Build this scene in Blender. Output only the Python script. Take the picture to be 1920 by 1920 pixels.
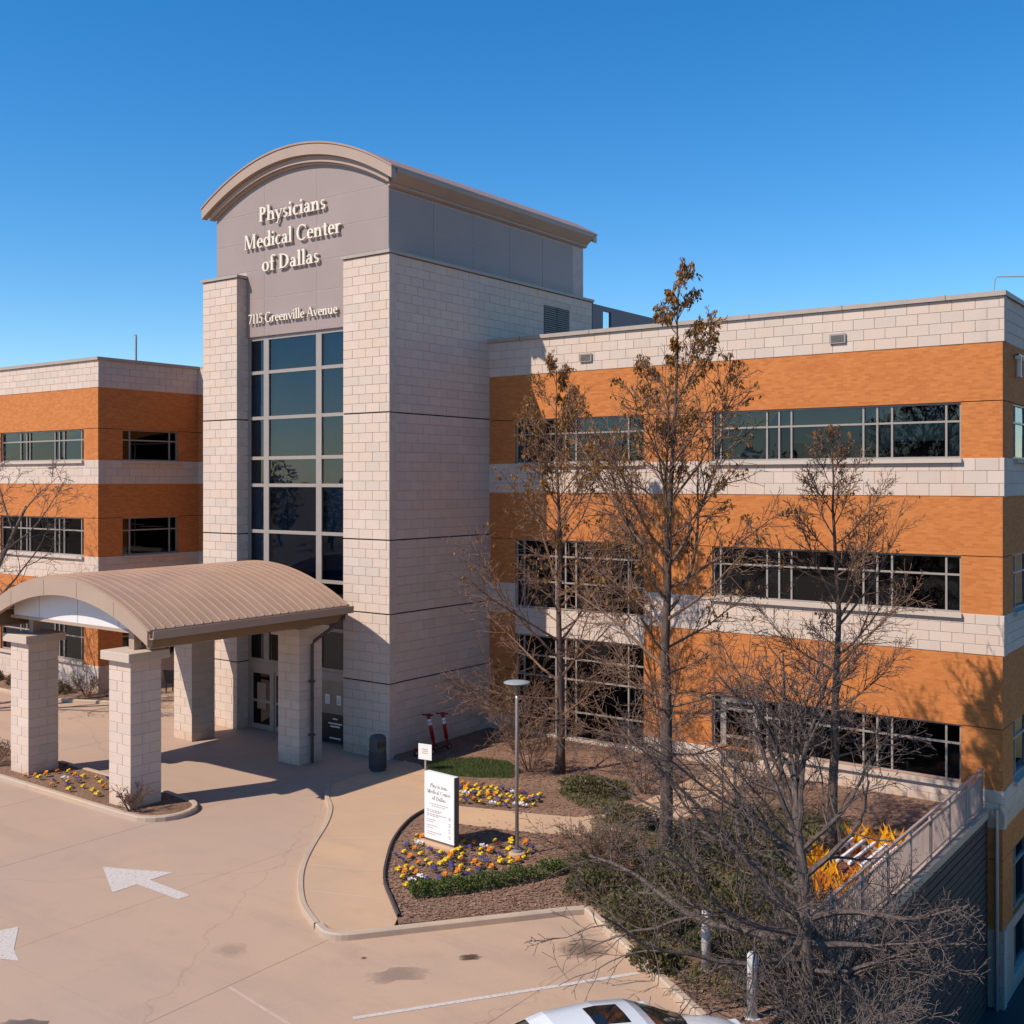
import bpy, bmesh, math, random
from mathutils import Vector, Matrix
R = math.radians
for o in list(bpy.data.objects): bpy.data.objects.remove(o)
S = bpy.context.scene
COL = S.collection

# ------------------------------------------------------------------ camera
CAM_YAW = 36.29                      # degrees to the left of +Y
cd = bpy.data.cameras.new('camera'); cam = bpy.data.objects.new('camera', cd); COL.objects.link(cam)
cam.location = (0, 0, 9.0); cam.rotation_euler = (R(90), 0, R(CAM_YAW))
cd.sensor_width = 36; cd.lens = 36*2070/1920; cd.shift_y = -57/1920
cd.clip_start = .1; cd.clip_end = 6000
S.camera = cam
# ------------------------------------------------------------------ sky, sun, exposure
SUN_AZ, SUN_EL = 25.0, 44.5          # light travels towards +Y, turned SUN_AZ towards +X
w = bpy.data.worlds.new('World'); S.world = w; w.use_nodes = True
nt = w.node_tree; bg = nt.nodes['Background']
sky = nt.nodes.new('ShaderNodeTexSky'); sky.sky_type = 'NISHITA'; sky.sun_disc = False
sky.sun_elevation = R(SUN_EL); sky.sun_rotation = R(180+SUN_AZ)
sky.altitude = 0; sky.air_density = 1.0; sky.dust_density = 0.0; sky.ozone_density = 4.5
hs = nt.nodes.new('ShaderNodeHueSaturation'); hs.inputs['Saturation'].default_value = 1.33; hs.inputs['Value'].default_value = 1.0
nt.links.new(sky.outputs[0], hs.inputs['Color']); nt.links.new(hs.outputs[0], bg.inputs[0]); bg.inputs[1].default_value = 0.132
ld = bpy.data.lights.new('sun', 'SUN'); ld.energy = 4.4; ld.angle = R(.53); ld.color = (1, .91, .78)
sun = bpy.data.objects.new('sun', ld); COL.objects.link(sun)
Ld = Vector((math.sin(R(SUN_AZ))*math.cos(R(SUN_EL)), math.cos(R(SUN_AZ))*math.cos(R(SUN_EL)), -math.sin(R(SUN_EL))))
sun.rotation_euler = Ld.to_track_quat('-Z', 'Y').to_euler(); sun.location = (-20, -20, 40)
S.view_settings.view_transform = 'Standard'; S.view_settings.look = 'None'; S.view_settings.gamma = 1
S.view_settings.exposure = 0.29; S.view_settings.use_curve_mapping = False

rnd = random.Random(7)
# ------------------------------------------------------------------ mesh helpers
class MB:
    def __init__(s): s.v = []; s.f = []
    def poly(s, pts):
        n = len(s.v); s.v += [tuple(p) for p in pts]; s.f.append(tuple(range(n, n+len(pts))))
    def box(s, x0, y0, z0, x1, y1, z1):
        n = len(s.v)
        s.v += [(x0,y0,z0),(x1,y0,z0),(x1,y1,z0),(x0,y1,z0),(x0,y0,z1),(x1,y0,z1),(x1,y1,z1),(x0,y1,z1)]
        s.f += [tuple(n+i for i in q) for q in ((3,2,1,0),(4,5,6,7),(0,1,5,4),(1,2,6,5),(2,3,7,6),(3,0,4,7))]
        return s
    def prism(s, pts, z0, z1):               # vertical prism over a CCW polygon
        n = len(s.v); k = len(pts)
        s.v += [(p[0], p[1], z0) for p in pts]+[(p[0], p[1], z1) for p in pts]
        s.f.append(tuple(n+k+i for i in range(k))); s.f.append(tuple(n+i for i in reversed(range(k))))
        for i in range(k):
            j = (i+1) % k; s.f.append((n+i, n+j, n+k+j, n+k+i))
        return s
    def tube(s, pts, rad, n=6, cap=True):
        pts = [Vector(p) for p in pts]
        if not isinstance(rad, (list, tuple)): rad = [rad]*len(pts)
        base = len(s.v)
        for i, p in enumerate(pts):
            d = (pts[min(i+1, len(pts)-1)]-pts[max(i-1, 0)])
            if d.length < 1e-9: d = Vector((0,0,1))
            d.normalize()
            a = d.cross(Vector((0,0,1)) if abs(d.z) < .9 else Vector((1,0,0))).normalized(); b = d.cross(a)
            for k in range(n):
                t = 2*math.pi*k/n; q = p+(a*math.cos(t)+b*math.sin(t))*rad[i]; s.v.append(tuple(q))
        for i in range(len(pts)-1):
            for k in range(n):
                k2 = (k+1) % n
                s.f.append((base+i*n+k2, base+i*n+k, base+(i+1)*n+k, base+(i+1)*n+k2))
        if cap:
            s.f.append(tuple(base+k for k in range(n))); e = base+(len(pts)-1)*n; s.f.append(tuple(e+k for k in reversed(range(n))))
        return s
    def lathe(s, prof, cx=0, cy=0, n=20):    # prof: (r, z) list
        b = len(s.v)
        for r, z in prof:
            for k in range(n):
                t = 2*math.pi*k/n; s.v.append((cx+r*math.cos(t), cy+r*math.sin(t), z))
        for i in range(len(prof)-1):
            for k in range(n):
                k2 = (k+1) % n; s.f.append((b+i*n+k, b+i*n+k2, b+(i+1)*n+k2, b+(i+1)*n+k))
        s.f.append(tuple(b+k for k in reversed(range(n)))); e = b+(len(prof)-1)*n; s.f.append(tuple(e+k for k in range(n)))
        return s
    def strip(s, a, b):                      # quads between two polylines
        n = len(s.v); k = len(a); s.v += [tuple(p) for p in a]+[tuple(p) for p in b]
        for i in range(k-1): s.f.append((n+i, n+i+1, n+k+i+1, n+k+i))
        return s
    def mesh(s, name='m', smooth=False):
        m = bpy.data.meshes.new(name); m.from_pydata(s.v, [], s.f); m.update()
        if smooth: m.polygons.foreach_set('use_smooth', [True]*len(m.polygons))
        return m
    def build(s, name, mat, parent=None, smooth=False, fix=False):
        m = s.mesh(name, smooth)
        if fix:
            bm = bmesh.new(); bm.from_mesh(m); bmesh.ops.recalc_face_normals(bm, faces=bm.faces); bm.to_mesh(m); bm.free()
        return place(name, m, mat, parent)
def place(name, m, mat, parent=None, loc=None, rot=None):
    o = bpy.data.objects.new(name, m); COL.objects.link(o)
    if mat is not None and len(m.materials) == 0: m.materials.append(mat)
    if parent is not None:
        o.parent = parent
        # world-coordinate meshes: undo the thing's own location once (things of the setting and the building)
        if parent.get('_world') and not parent.parent: o.location = -parent.location
    if loc is not None: o.location = Vector(loc)+(o.location if parent is not None else Vector())
    if rot is not None: o.rotation_euler = rot
    return o
def tag(o, label=None, cat=None, group=None, kind=None):
    if label: o['label'] = label
    if cat: o['category'] = cat
    if group: o['group'] = group
    if kind: o['kind'] = kind
    return o
WORLD_ROOTS = []
def thing(name, label, cat, loc=(0,0,0), rz=0, group=None, world=False):
    o = bpy.data.objects.new(name, None); COL.objects.link(o); o.location = loc; o.rotation_euler = (0,0,rz)
    o.empty_display_size = .2
    if world: o['_world'] = 1; WORLD_ROOTS.append(o)
    return tag(o, label, cat, group)
def struct(name, mb, mat, smooth=False):
    return tag(mb.build(name, mat, None, smooth), kind='structure')
def copy_tree(o, parent=None):
    c = o.copy(); COL.objects.link(c); c.parent = parent
    for ch in list(o.children): copy_tree(ch, c)
    return c
def bevel(o, wd=.01, seg=2):
    md = o.modifiers.new('bevel', 'BEVEL'); md.width = wd; md.segments = seg; md.limit_method = 'ANGLE'; return o

# ------------------------------------------------------------------ materials
MATS = {}
class NB:
    def __init__(s, name):
        s.m = bpy.data.materials.new(name); s.m.use_nodes = True; s.t = s.m.node_tree; s.p = s.t.nodes['Principled BSDF']
        MATS[name] = s.m
    def n(s, typ, **kw):
        x = s.t.nodes.new(typ)
        for k, v in kw.items():
            if k.startswith('i_'):
                key = k[2:]
                x.inputs[int(key) if key.isdigit() else key.replace('_', ' ')].default_value = v
            else: setattr(x, k, v)
        return x
    def l(s, a, b): s.t.links.new(a, b)
    def pos(s):
        return s.n('ShaderNodeNewGeometry').outputs['Position']
    def objco(s): return s.n('ShaderNodeTexCoord').outputs['Object']
    def noise(s, vec, scale, detail=4, rough=.55):
        x = s.n('ShaderNodeTexNoise'); x.inputs['Scale'].default_value = scale; x.inputs['Detail'].default_value = detail; x.inputs['Roughness'].default_value = rough
        if vec is not None: s.l(vec, x.inputs['Vector'])
        return x.outputs['Fac']
    def ramp(s, fac, stops):
        x = s.n('ShaderNodeValToRGB'); e = x.color_ramp.elements
        while len(e) < len(stops): e.new(.5)
        for i, (p, c) in enumerate(stops):
            e[i].position = p; e[i].color = tuple(c)+(1,) if len(c) == 3 else c
        s.l(fac, x.inputs[0]); return x.outputs[0]
    def mix(s, fac, a, b, mode='MIX'):
        x = s.n('ShaderNodeMix', data_type='RGBA', blend_type=mode)
        for sock, val in ((x.inputs[0], fac), (x.inputs[6], a), (x.inputs[7], b)):
            if hasattr(val, 'is_linked'): s.l(val, sock)
            elif isinstance(val, (tuple, list)): sock.default_value = tuple(val)+(1,) if len(val) == 3 else val
            else: sock.default_value = val
        return x.outputs[2]
    def math(s, op, a, b=0):
        x = s.n('ShaderNodeMath', operation=op)
        for sock, val in ((x.inputs[0], a), (x.inputs[1], b)):
            if hasattr(val, 'is_linked'): s.l(val, sock)
            else: sock.default_value = val
        return x.outputs[0]
    def rand(s):                             # one value per island and object
        a = s.n('ShaderNodeNewGeometry').outputs['Random Per Island']; b = s.n('ShaderNodeObjectInfo').outputs['Random']
        return s.math('FRACT', s.math('ADD', a, b))
    def bump(s, h, strength=.3, dist=.02):
        x = s.n('ShaderNodeBump'); x.inputs['Strength'].default_value = strength; x.inputs['Distance'].default_value = dist
        s.l(h, x.inputs['Height']); s.l(x.outputs[0], s.p.inputs['Normal']); return x
    def out(s, col=None, rough=.7, metal=0, spec=.5):
        if col is not None:
            if hasattr(col, 'is_linked'): s.l(col, s.p.inputs['Base Color'])
            else: s.p.inputs['Base Color'].default_value = tuple(col)+(1,)
        if hasattr(rough, 'is_linked'): s.l(rough, s.p.inputs['Roughness'])
        else: s.p.inputs['Roughness'].default_value = rough
        s.p.inputs['Metallic'].default_value = metal
        s.p.inputs['Specular IOR Level'].default_value = spec
        return s.m
def plain(name, col, rough=.6, metal=0, spec=.5, var=.12, scale=3.0, bump=0):
    b = NB(name); c = b.pos(); f = b.noise(c, scale, 5)
    lo = tuple(x*(1-var) for x in col); hi = tuple(min(1, x*(1+var)) for x in col)
    b.out(b.ramp(f, [(.3, lo), (.7, hi)]), rough, metal, spec)
    if bump: b.bump(b.noise(c, scale*12, 3), bump, .01)
    return b.m
# limestone blocks: warm pale, each block its own tone
def stone(name, base, spread=.10):
    b = NB(name); r = b.rand(); c = b.pos()
    dk = tuple(x*(1-spread) for x in base); lt = tuple(x*(1+spread*.7) for x in base)
    warm = (base[0]*1.03, base[1]*.95, base[2]*.88)
    col = b.ramp(r, [(0, dk), (.35, base), (.7, warm), (1, lt)])
    col = b.mix(b.math('MULTIPLY', b.noise(c, 1.3, 6, .65), .35), col, tuple(x*.72 for x in base))
    col = b.mix(.25, col, b.ramp(b.noise(c, 60, 3), [(.35, tuple(x*.8 for x in base)), (.65, base)]))
    sz = b.n('ShaderNodeSeparateXYZ'); b.l(c, sz.inputs[0])      # soil splashed and rust-stained courses near the ground
    soilf = b.ramp(b.math('ADD', b.math('MULTIPLY', sz.outputs[2], -.9), b.math('MULTIPLY', b.noise(c, 2.6, 5, .6), 1.6)), [(.35, (0,0,0)), (.85, (.6,.6,.6))])
    col = b.mix(soilf, col, (base[0]*.80, base[1]*.62, base[2]*.45))
    mp = b.n('ShaderNodeMapping'); mp.inputs['Scale'].default_value = (2.2, 2.2, .16); b.l(c, mp.inputs[0])
    col = b.mix(b.ramp(b.noise(mp.outputs[0], 1.5, 5, .6), [(.56, (0,0,0)), (.8, (.32,.32,.32))]), col, tuple(x*.66 for x in base))
    b.bump(b.noise(c, 45, 4), .25, .01)
    return b.out(col, .88, 0, .3)
stone('stone', (.61, .485, .405), .10); stone('capstone', (.53, .44, .37), .05)
def brickmat(name, c1, c2, mortar):
    b = NB(name); g = b.n('ShaderNodeNewGeometry'); sp = b.n('ShaderNodeSeparateXYZ'); b.l(g.outputs['Position'], sp.inputs[0])
    sn = b.n('ShaderNodeSeparateXYZ'); b.l(g.outputs['Normal'], sn.inputs[0])
    side = b.math('GREATER_THAN', b.math('ABSOLUTE', sn.outputs[0]), .5)
    u = b.math('ADD', b.math('MULTIPLY', sp.outputs[0], b.math('SUBTRACT', 1, side)), b.math('MULTIPLY', sp.outputs[1], side))
    cb = b.n('ShaderNodeCombineXYZ'); b.l(u, cb.inputs[0]); b.l(sp.outputs[2], cb.inputs[1])
    t = b.n('ShaderNodeTexBrick', offset=.5); b.l(cb.outputs[0], t.inputs['Vector'])
    for k, v in (('Color1', c1), ('Color2', c2), ('Mortar', mortar)): t.inputs[k].default_value = v+(1,)
    t.inputs['Scale'].default_value = 1; t.inputs['Mortar Size'].default_value = .006; t.inputs['Mortar Smooth'].default_value = .2
    t.inputs['Brick Width'].default_value = .203; t.inputs['Row Height'].default_value = .0677; t.inputs['Bias'].default_value = 0
    col = b.mix(b.math('MULTIPLY', b.noise(g.outputs['Position'], .7, 5, .6), .45), t.outputs['Color'], tuple(x*.74 for x in c1))
    mp = b.n('ShaderNodeMapping'); mp.inputs['Scale'].default_value = (3.5, 3.5, 14.8); b.l(g.outputs['Position'], mp.inputs[0])
    col = b.mix(.16, col, b.ramp(b.noise(mp.outputs[0], 1.0, 5, .6), [(.3, tuple(x*.8 for x in c1)), (.7, tuple(x*1.15 for x in c2))]))
    bp = b.n('ShaderNodeBump'); bp.inputs['Strength'].default_value = .35; bp.inputs['Distance'].default_value = .006; bp.invert = True
    b.l(t.outputs['Fac'], bp.inputs['Height']); b.l(bp.outputs[0], b.p.inputs['Normal'])
    return b.out(col, .85, 0, .3)
brickmat('brick', (.46, .134, .030), (.61, .215, .056), (.47, .20, .085))
def concrete(name, base, stain, sc=1.0):
    b = NB(name); c = b.pos(); r = b.rand()
    col = b.ramp(b.noise(c, .22*sc, 6, .62), [(.3, (base[0]*.80, base[1]*.86, base[2]*.95)), (.5, base), (.72, (base[0]*1.10, base[1]*1.08, base[2]*1.02))])
    col = b.mix(b.math('MULTIPLY', r, .22), col, tuple(x*.82 for x in base))
    mp = b.n('ShaderNodeMapping'); mp.inputs['Scale'].default_value = (.12, .7, 1); mp.inputs['Rotation'].default_value = (0, 0, R(38)); b.l(c, mp.inputs[0])
    col = b.mix(b.ramp(b.noise(mp.outputs[0], 1.6, 5, .6), [(.5, (0,0,0)), (.75, (.55,.55,.55))]), col, stain)
    col = b.mix(b.ramp(b.noise(c, .9, 7, .7), [(.54, (0,0,0)), (.78, (.7,.7,.7))]), col, stain)
    col = b.mix(.3, col, b.ramp(b.noise(c, 28, 4), [(.3, tuple(x*.75 for x in base)), (.7, tuple(x*1.08 for x in base))]))
    col = b.mix(b.ramp(b.noise(c, .085*sc, 3, .5), [(.42, (0,0,0)), (.6, (.6,.6,.6))]), col, (base[0]*.80, base[1]*.87, base[2]*1.02))
    nz = b.n('ShaderNodeTexNoise'); nz.inputs['Scale'].default_value = 1.1; nz.inputs['Detail'].default_value = 6; b.l(c, nz.inputs['Vector'])
    va = b.n('ShaderNodeVectorMath', operation='ADD'); b.l(c, va.inputs[0]); b.l(nz.outputs['Color'], va.inputs[1])
    vo = b.n('ShaderNodeTexVoronoi', feature='DISTANCE_TO_EDGE'); vo.inputs['Scale'].default_value = .13; b.l(va.outputs[0], vo.inputs['Vector'])
    col = b.mix(b.ramp(vo.outputs['Distance'], [(.0008, (.32,.32,.32)), (.0024, (0,0,0))]), col, tuple(x*.45 for x in base))
    b.bump(b.noise(c, 60, 3), .15, .008)
    return b.out(col, .82, 0, .35)
concrete('concrete', (.485, .318, .215), (.30, .21, .155))
concrete('concrete_walk', (.55, .345, .205), (.36, .24, .155), 1.6)
concrete('kerb', (.50, .36, .25), (.30, .22, .16), 3)
plain('mortar', (.52, .415, .345), .95, var=.1); plain('mortar_dark', (.22, .17, .14), .95)
plain('panel_grey', (.30, .225, .20), .5, var=.05, scale=.6)
plain('panel_joint', (.43, .345, .315), .6)
plain('metal_tan', (.385, .235, .155), .42, .0, .6, var=.08, scale=1.0)
plain('metal_brown', (.20, .125, .065), .45, .0, .5, var=.08)
plain('metal_dark', (.055, .045, .045), .5)
plain('fascia', (.37, .26, .195), .5, var=.06, scale=.8)
plain('lunette', (.66, .62, .61), .6, var=.05, scale=1.2)
plain('frame', (.30, .25, .22), .4, .0, .5, var=.04)
plain('frame_dark', (.10, .085, .075), .45)
plain('coping', (.36, .29, .245), .55, var=.06)
plain('letter', (.72, .63, .52), .5, var=.03)
plain('roofing', (.30, .27, .24), .9)
plain('screen', (.15, .13, .135), .6, var=.05)
plain('louvre', (.17, .155, .15), .6)
def glass(name, tint, ior):
    b = NB(name); c = b.pos(); t = b.t; rr = b.n('ShaderNodeObjectInfo').outputs['Random']
    tr = b.n('ShaderNodeBsdfTransparent'); b.l(b.mix(rr, tint, tuple(x*.6 for x in tint)), tr.inputs[0])
    gl = b.n('ShaderNodeBsdfGlossy'); gl.inputs['Roughness'].default_value = .015; gl.inputs['Color'].default_value = (.9, .95, 1, 1)
    bp = b.n('ShaderNodeBump'); bp.inputs['Strength'].default_value = .05; bp.inputs['Distance'].default_value = .05; b.l(b.noise(c, .9, 2), bp.inputs['Height']); b.l(bp.outputs[0], gl.inputs['Normal'])
    fr = b.n('ShaderNodeFresnel'); fr.inputs[0].default_value = ior; mx = b.n('ShaderNodeMixShader'); b.l(fr.outputs[0], mx.inputs[0]); b.l(tr.outputs[0], mx.inputs[1]); b.l(gl.outputs[0], mx.inputs[2])
    b.l(mx.outputs[0], t.nodes['Material Output'].inputs[0]); return b.m
glass('glass_dark', (.30, .30, .30), 1.42); glass('glass_blue', (.30, .48, .60), 1.62); glass('glass_blind', (.42, .50, .50), 1.42)
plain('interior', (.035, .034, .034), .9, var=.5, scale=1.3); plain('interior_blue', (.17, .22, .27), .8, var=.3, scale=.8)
b = NB('blind'); c_ = b.pos(); wv = b.n('ShaderNodeTexWave', bands_direction='Z'); wv.inputs['Scale'].default_value = 9; b.l(c_, wv.inputs['Vector']); b.out(b.mix(b.math('MULTIPLY', wv.outputs['Fac'], .35), (.36, .38, .35), (.18, .20, .19)), .7)
def soil(name, a, bcol, c3):
    b = NB(name); c = b.pos()
    col = b.ramp(b.noise(c, 9, 6, .7), [(.3, a), (.5, bcol), (.7, c3)])
    col = b.mix(b.ramp(b.noise(c, .6, 4), [(.45, (0,0,0)), (.65, (.5,.5,.5))]), col, a)
    b.bump(b.noise(c, 22, 6, .7), .9, .05)
    return b.out(col, .95, 0, .1)
soil('mulch', (.14, .078, .052), (.27, .155, .105), (.40, .255, .18)); soil('earth', (.12, .085, .055), (.2, .145, .09), (.26, .19, .12))
def leafm(name, cols, rough=.6, trans=.25):
    b = NB(name); r = b.rand(); n = len(cols)
    col = b.ramp(r, [(i/(n-1), c) for i, c in enumerate(cols)]); b.out(col, rough, 0, .3)
    tr = b.n('ShaderNodeBsdfTranslucent'); b.l(col, tr.inputs[0]); mx = b.n('ShaderNodeMixShader'); mx.inputs[0].default_value = trans
    b.l(b.p.outputs[0], mx.inputs[1]); b.l(tr.outputs[0], mx.inputs[2]); b.l(mx.outputs[0], b.t.nodes['Material Output'].inputs[0])
    return b.m
leafm('leaf_brown', [(.14, .055, .013), (.26, .105, .022), (.33, .165, .035), (.20, .09, .02)])
leafm('leaf_olive', [(.06, .062, .022), (.105, .10, .036), (.155, .12, .055), (.075, .085, .025), (.19, .13, .075)])
leafm('leaf_green', [(.045, .08, .012), (.075, .12, .02), (.10, .13, .03), (.05, .09, .015)])
leafm('grass', [(.055, .085, .022), (.09, .115, .035), (.13, .13, .05), (.065, .1, .025)])
leafm('leaf_orange', [(.75, .20, .01), (.80, .42, .01), (.60, .12, .01), (.85, .52, .02)], .5)
for nme, c in (('yellow', (.82, .52, .01)), ('orange', (.80, .24, .01)), ('purple', (.10, .07, .22)), ('white', (.75, .70, .70)), ('maroon', (.13, .02, .03))):
    leafm('petal_'+nme, [c, tuple(x*.75 for x in c), tuple(min(1, x*1.15) for x in c)], .6, .2)
def bark(name, a, bcol, sc=18):
    b = NB(name); c = b.pos(); mp = b.n('ShaderNodeMapping'); mp.inputs['Scale'].default_value = (1, 1, .25); b.l(c, mp.inputs[0])
    f = b.noise(mp.outputs[0], sc, 5, .65); b.out(b.ramp(f, [(.35, a), (.68, bcol)]), .9, 0, .2); b.bump(f, .6, .02); return b.m
bark('bark_dark', (.058, .043, .038), (.165, .122, .105), 25); bark('bark_cypress', (.052, .034, .028), (.145, .098, .08)); bark('bark_grey', (.075, .055, .048), (.19, .145, .125), 25); bark('twig', (.12, .066, .042), (.25, .148, .10))
plain('white_paint', (.62, .58, .56), .6, var=.12, scale=9)
plain('white_post', (.60, .55, .53), .7, var=.15, scale=8)
plain('steel', (.42, .40, .40), .35, .6, .5, var=.05)
plain('rail_metal', (.40, .30, .265), .45, .2, .5, var=.08)
plain('black', (.014, .014, .016), .5); plain('charcoal', (.045, .05, .055), .6)
plain('red_paint', (.30, .012, .012), .35); plain('sign_face', (.80, .74, .72), .5, var=.03)
plain('ink', (.22, .20, .20), .7); plain('ink_faint', (.42, .38, .37), .7); plain('poster_black', (.010, .012, .013), .3)
plain('door_panel', (.26, .19, .15), .5); plain('paper', (.70, .66, .64), .7)
plain('lamp_disc', (.26, .28, .27), .75); concrete('asphalt', (.06, .056, .052), (.04, .037, .035)); plain('block_dark', (.085, .052, .040), .9, var=.2, scale=4, bump=.4)
plain('rubber', (.02, .02, .02), .8); plain('red_mulch', (.20, .065, .045), .9, var=.3, scale=14)
b = NB('car_paint'); b.out((.66, .67, .69), .28, .0, .5); b.p.inputs['Coat Weight'].default_value = 1; b.p.inputs['Coat Roughness'].default_value = .04
b = NB('car_glass'); b.out((.010, .010, .010), .03, 0, .6)
b = NB('headlight_lens'); b.out((.55, .57, .6), .1, 0, .6)
b = NB('tail_lens'); b.out((.35, .01, .01), .15, 0, .6)
M = MATS
# ================================================================== THE BUILDING
B = thing('medical_building', 'three storey orange brick and pale stone medical building with arched grey entrance tower', 'building', (-24, 30, 0), world=True)
BACK = []
STONES = []                       # (face, c, u, z, w, h)
def stones(face, c, u0, u1, z0, z1, holes=(), course=.305, L=.61, ph=0):
    n = max(1, round((z1-z0)/course)); h = (z1-z0)/n
    BACK.append((face, c, u0, u1, z0, z1, tuple(holes)))
    for i in range(n):
        a, b_ = z0+i*h, z0+(i+1)*h
        segs = [(u0, u1)]
        for (p, q, s_, t) in holes:
            if t > a+.05 and s_ < b_-.05:
                ns = []
                for (x, y) in segs:
                    if q <= x or p >= y: ns.append((x, y)); continue
                    if p-x > .03: ns.append((x, p))
                    if y-q > .03: ns.append((q, y))
                segs = ns
        off = (.5*L if (i+ph) % 2 else 0)
        for (x, y) in segs:
            cuts = [x]; k = math.floor((x-off)/L)+1
            while off+k*L < y-.12:
                if off+k*L > cuts[-1]+.12: cuts.append(off+k*L)
                k += 1
            cuts.append(y)
            for p, q in zip(cuts, cuts[1:]): STONES.append((face, c, (p+q)/2, (a+b_)/2, q-p, h))
def bx(mb, face, c, u0, u1, z0, z1, d0, d1):     # box behind (positive) or proud of (negative) a face plane
    if face == 'Y': mb.box(u0, c+d0, z0, u1, c+d1, z1)
    else: mb.box(c-d1, u0, z0, c-d0, u1, z1)
def brick_zone(face, c, u0, u1, z0, z1, ops, zh):
    mb = MB(); cur = u0
    def col(a, b_, lo, hi):
        if b_-a < .01 or hi-lo < .01: return
        if lo < zh-.02 and hi > zh+.02:
            bx(mb, face, c, a, b_, lo, zh-.012, 0, .3); bx(mb, face, c, a, b_, zh+.012, hi, 0, .3)
        else: bx(mb, face, c, a, b_, lo, hi, 0, .3)
    for (a, b_, za, zb) in sorted(ops):
        col(cur, a, z0, z1); col(a, b_, zb+.003, z1); col(a, b_, z0, za-.003); cur = b_
    col(cur, u1, z0, z1)
    return mb.build('brick_wall', M['brick'], B)
def window(face, c, u0, u1, z0, z1, vs, ts, matf, name='window', parent=B, rec=.08, fw=.055, wide=None, lab=None):
    mb = MB(); us = [u0]+list(vs)+[u1]; zs = [z0]+list(ts)+[z1]
    for i, u in enumerate(us):
        hw = (wide or fw)/2 if 0 < i < len(us)-1 else fw
        a = u-hw if i else u; b_ = u+hw if i < len(us)-1 else u
        bx(mb, face, c, a, b_, z0, z1, rec, rec+.1)
    for i, z in enumerate(zs):
        a = z-fw/2 if i else z; b_ = z+fw/2 if i < len(zs)-1 else z
        if i == 0: b_ = z+fw
        if i == len(zs)-1: a = z-fw
        bx(mb, face, c, u0+.002, u1-.002, a, b_, rec+.004, rec+.096)
    wobj = mb.build(name, M['frame'], parent)
    if lab: wobj['label'] = lab
    for i in range(len(us)-1):
        for j in range(len(zs)-1):
            p = MB(); d = [rec+.05+rnd.uniform(-.004, .004) for _ in range(4)]
            q = [(us[i], zs[j]), (us[i+1], zs[j]), (us[i+1], zs[j+1]), (us[i], zs[j+1])]
            p.poly([((u, c+dd, z) if face == 'Y' else (c-dd, u, z)) for (u, z), dd in zip(q, d)])
            p.build('pane', M[matf(i, j)], wobj)
            mt = matf(i, j); pr = .9 if mt == 'glass_blind' else (.2 if (mt == 'glass_dark' and us[i+1]-us[i] < 2.6 and z1-z0 < 2.5) else 0)
            if mt != 'glass_blue' and WR.random() < pr:
                zt = zs[j+1]; zb = zs[j]+(zs[j+1]-zs[j])*WR.choice((.02, .02, .05, .3, .5)); bl = MB()
                bx(bl, face, c, us[i]+.03, us[i+1]-.03, zb, zt, rec+.10, rec+.11); bl.build('blind', M['blind'], wobj)
    return wobj
WR = random.Random(99)
def sill(face, c, u0, u1, z):
    mb = MB(); bx(mb, face, c, u0-.04, u1+.04, z-.12, z-.004, -.13, .2); return mb.build('sill', M['capstone'], B)
dark = lambda i, j: 'glass_dark'
blind = lambda i, j: 'glass_blind' if j == 0 else 'glass_blue'
XC, YW, XT, YT = -6.93, 31.71, -24.31, 26.38
# ---- right wing -------------------------------------------------------------
MBK = MB()
MBK.box(XT, YW+.32, -5.2, XC-.32, 52, 13.9)
MBK.build('wall_core', M['interior'], B)
MB().box(XT+.3, YW+.5, 13.902, XC-.5, 51.5, 13.92).build('flat_roof', M['roofing'], B)
Z = dict(top=14.0, bt=12.77, h3=11.19, s3=9.64, b3=8.6, h2=6.97, s2=5.39, b2=4.3, h1=2.32, s1=.74, b1t=.67, b1=-.36)
mull2 = [-15.22, -13.68, -13.29, -12.9, -10.72, -10.32, -9.9, -8.41]
mull1 = [-22.8, -21.45, -21.05, -20.62, -18.55]
W2, W1 = (-15.48, -8.0), (-23.14, -17.92)
stones('Y', YW, XT, XC+.05, Z['bt'], Z['top'])
brick_zone('Y', YW, XT, XC, Z['s3'], Z['bt'], [(W1[0], W1[1], Z['s3'], Z['h3']), (W2[0], W2[1], Z['s3'], Z['h3'])], Z['h3'])
stones('Y', YW, XT, XC+.05, Z['b3'], Z['s3'], ph=1)
brick_zone('Y', YW, XT, XC, Z['s2'], Z['b3'], [(W1[0], W1[1], Z['s2'], Z['h2']), (W2[0], W2[1], Z['s2'], Z['h2'])], Z['h2'])
stones('Y', YW, XT, W1[0], Z['b2'], Z['s2']); stones('Y', YW, W1[1], XC+.05, Z['b2'], Z['s2'])
stones('Y', YW, W1[0], W1[1], 3.62, 4.55, ph=1)
brick_zone('Y', YW, XT, W1[0], Z['b1t'], Z['b2'], [], Z['h1'])
brick_zone('Y', YW, W1[1], XC, Z['b1t'], Z['b2'], [(W2[0], W2[1], Z['s1'], Z['h1'])], Z['h1'])
stones('Y', YW, XT, W1[0], -.2, Z['b1t']); stones('Y', YW, W1[1], XC+.05, -.36, Z['b1t'], holes=[(-15.17, -13.99, 0, .7)])
stones('Y', YW, W1[0], W1[1], -.2, .2)
ts = lambda a, b_: [a+(b_-a)*.66]
window('Y', YW, *W2, Z['s3'], Z['h3'], mull2, ts(Z['s3'], Z['h3']), blind); window('Y', YW, *W1, Z['s3'], Z['h3'], mull1, ts(Z['s3'], Z['h3']), blind)
window('Y', YW, *W2, Z['s2'], Z['h2'], mull2, ts(Z['s2'], Z['h2']), dark); window('Y', YW, *W1, 4.56, Z['h2'], mull1, [5.5, 6.4], dark)
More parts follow.
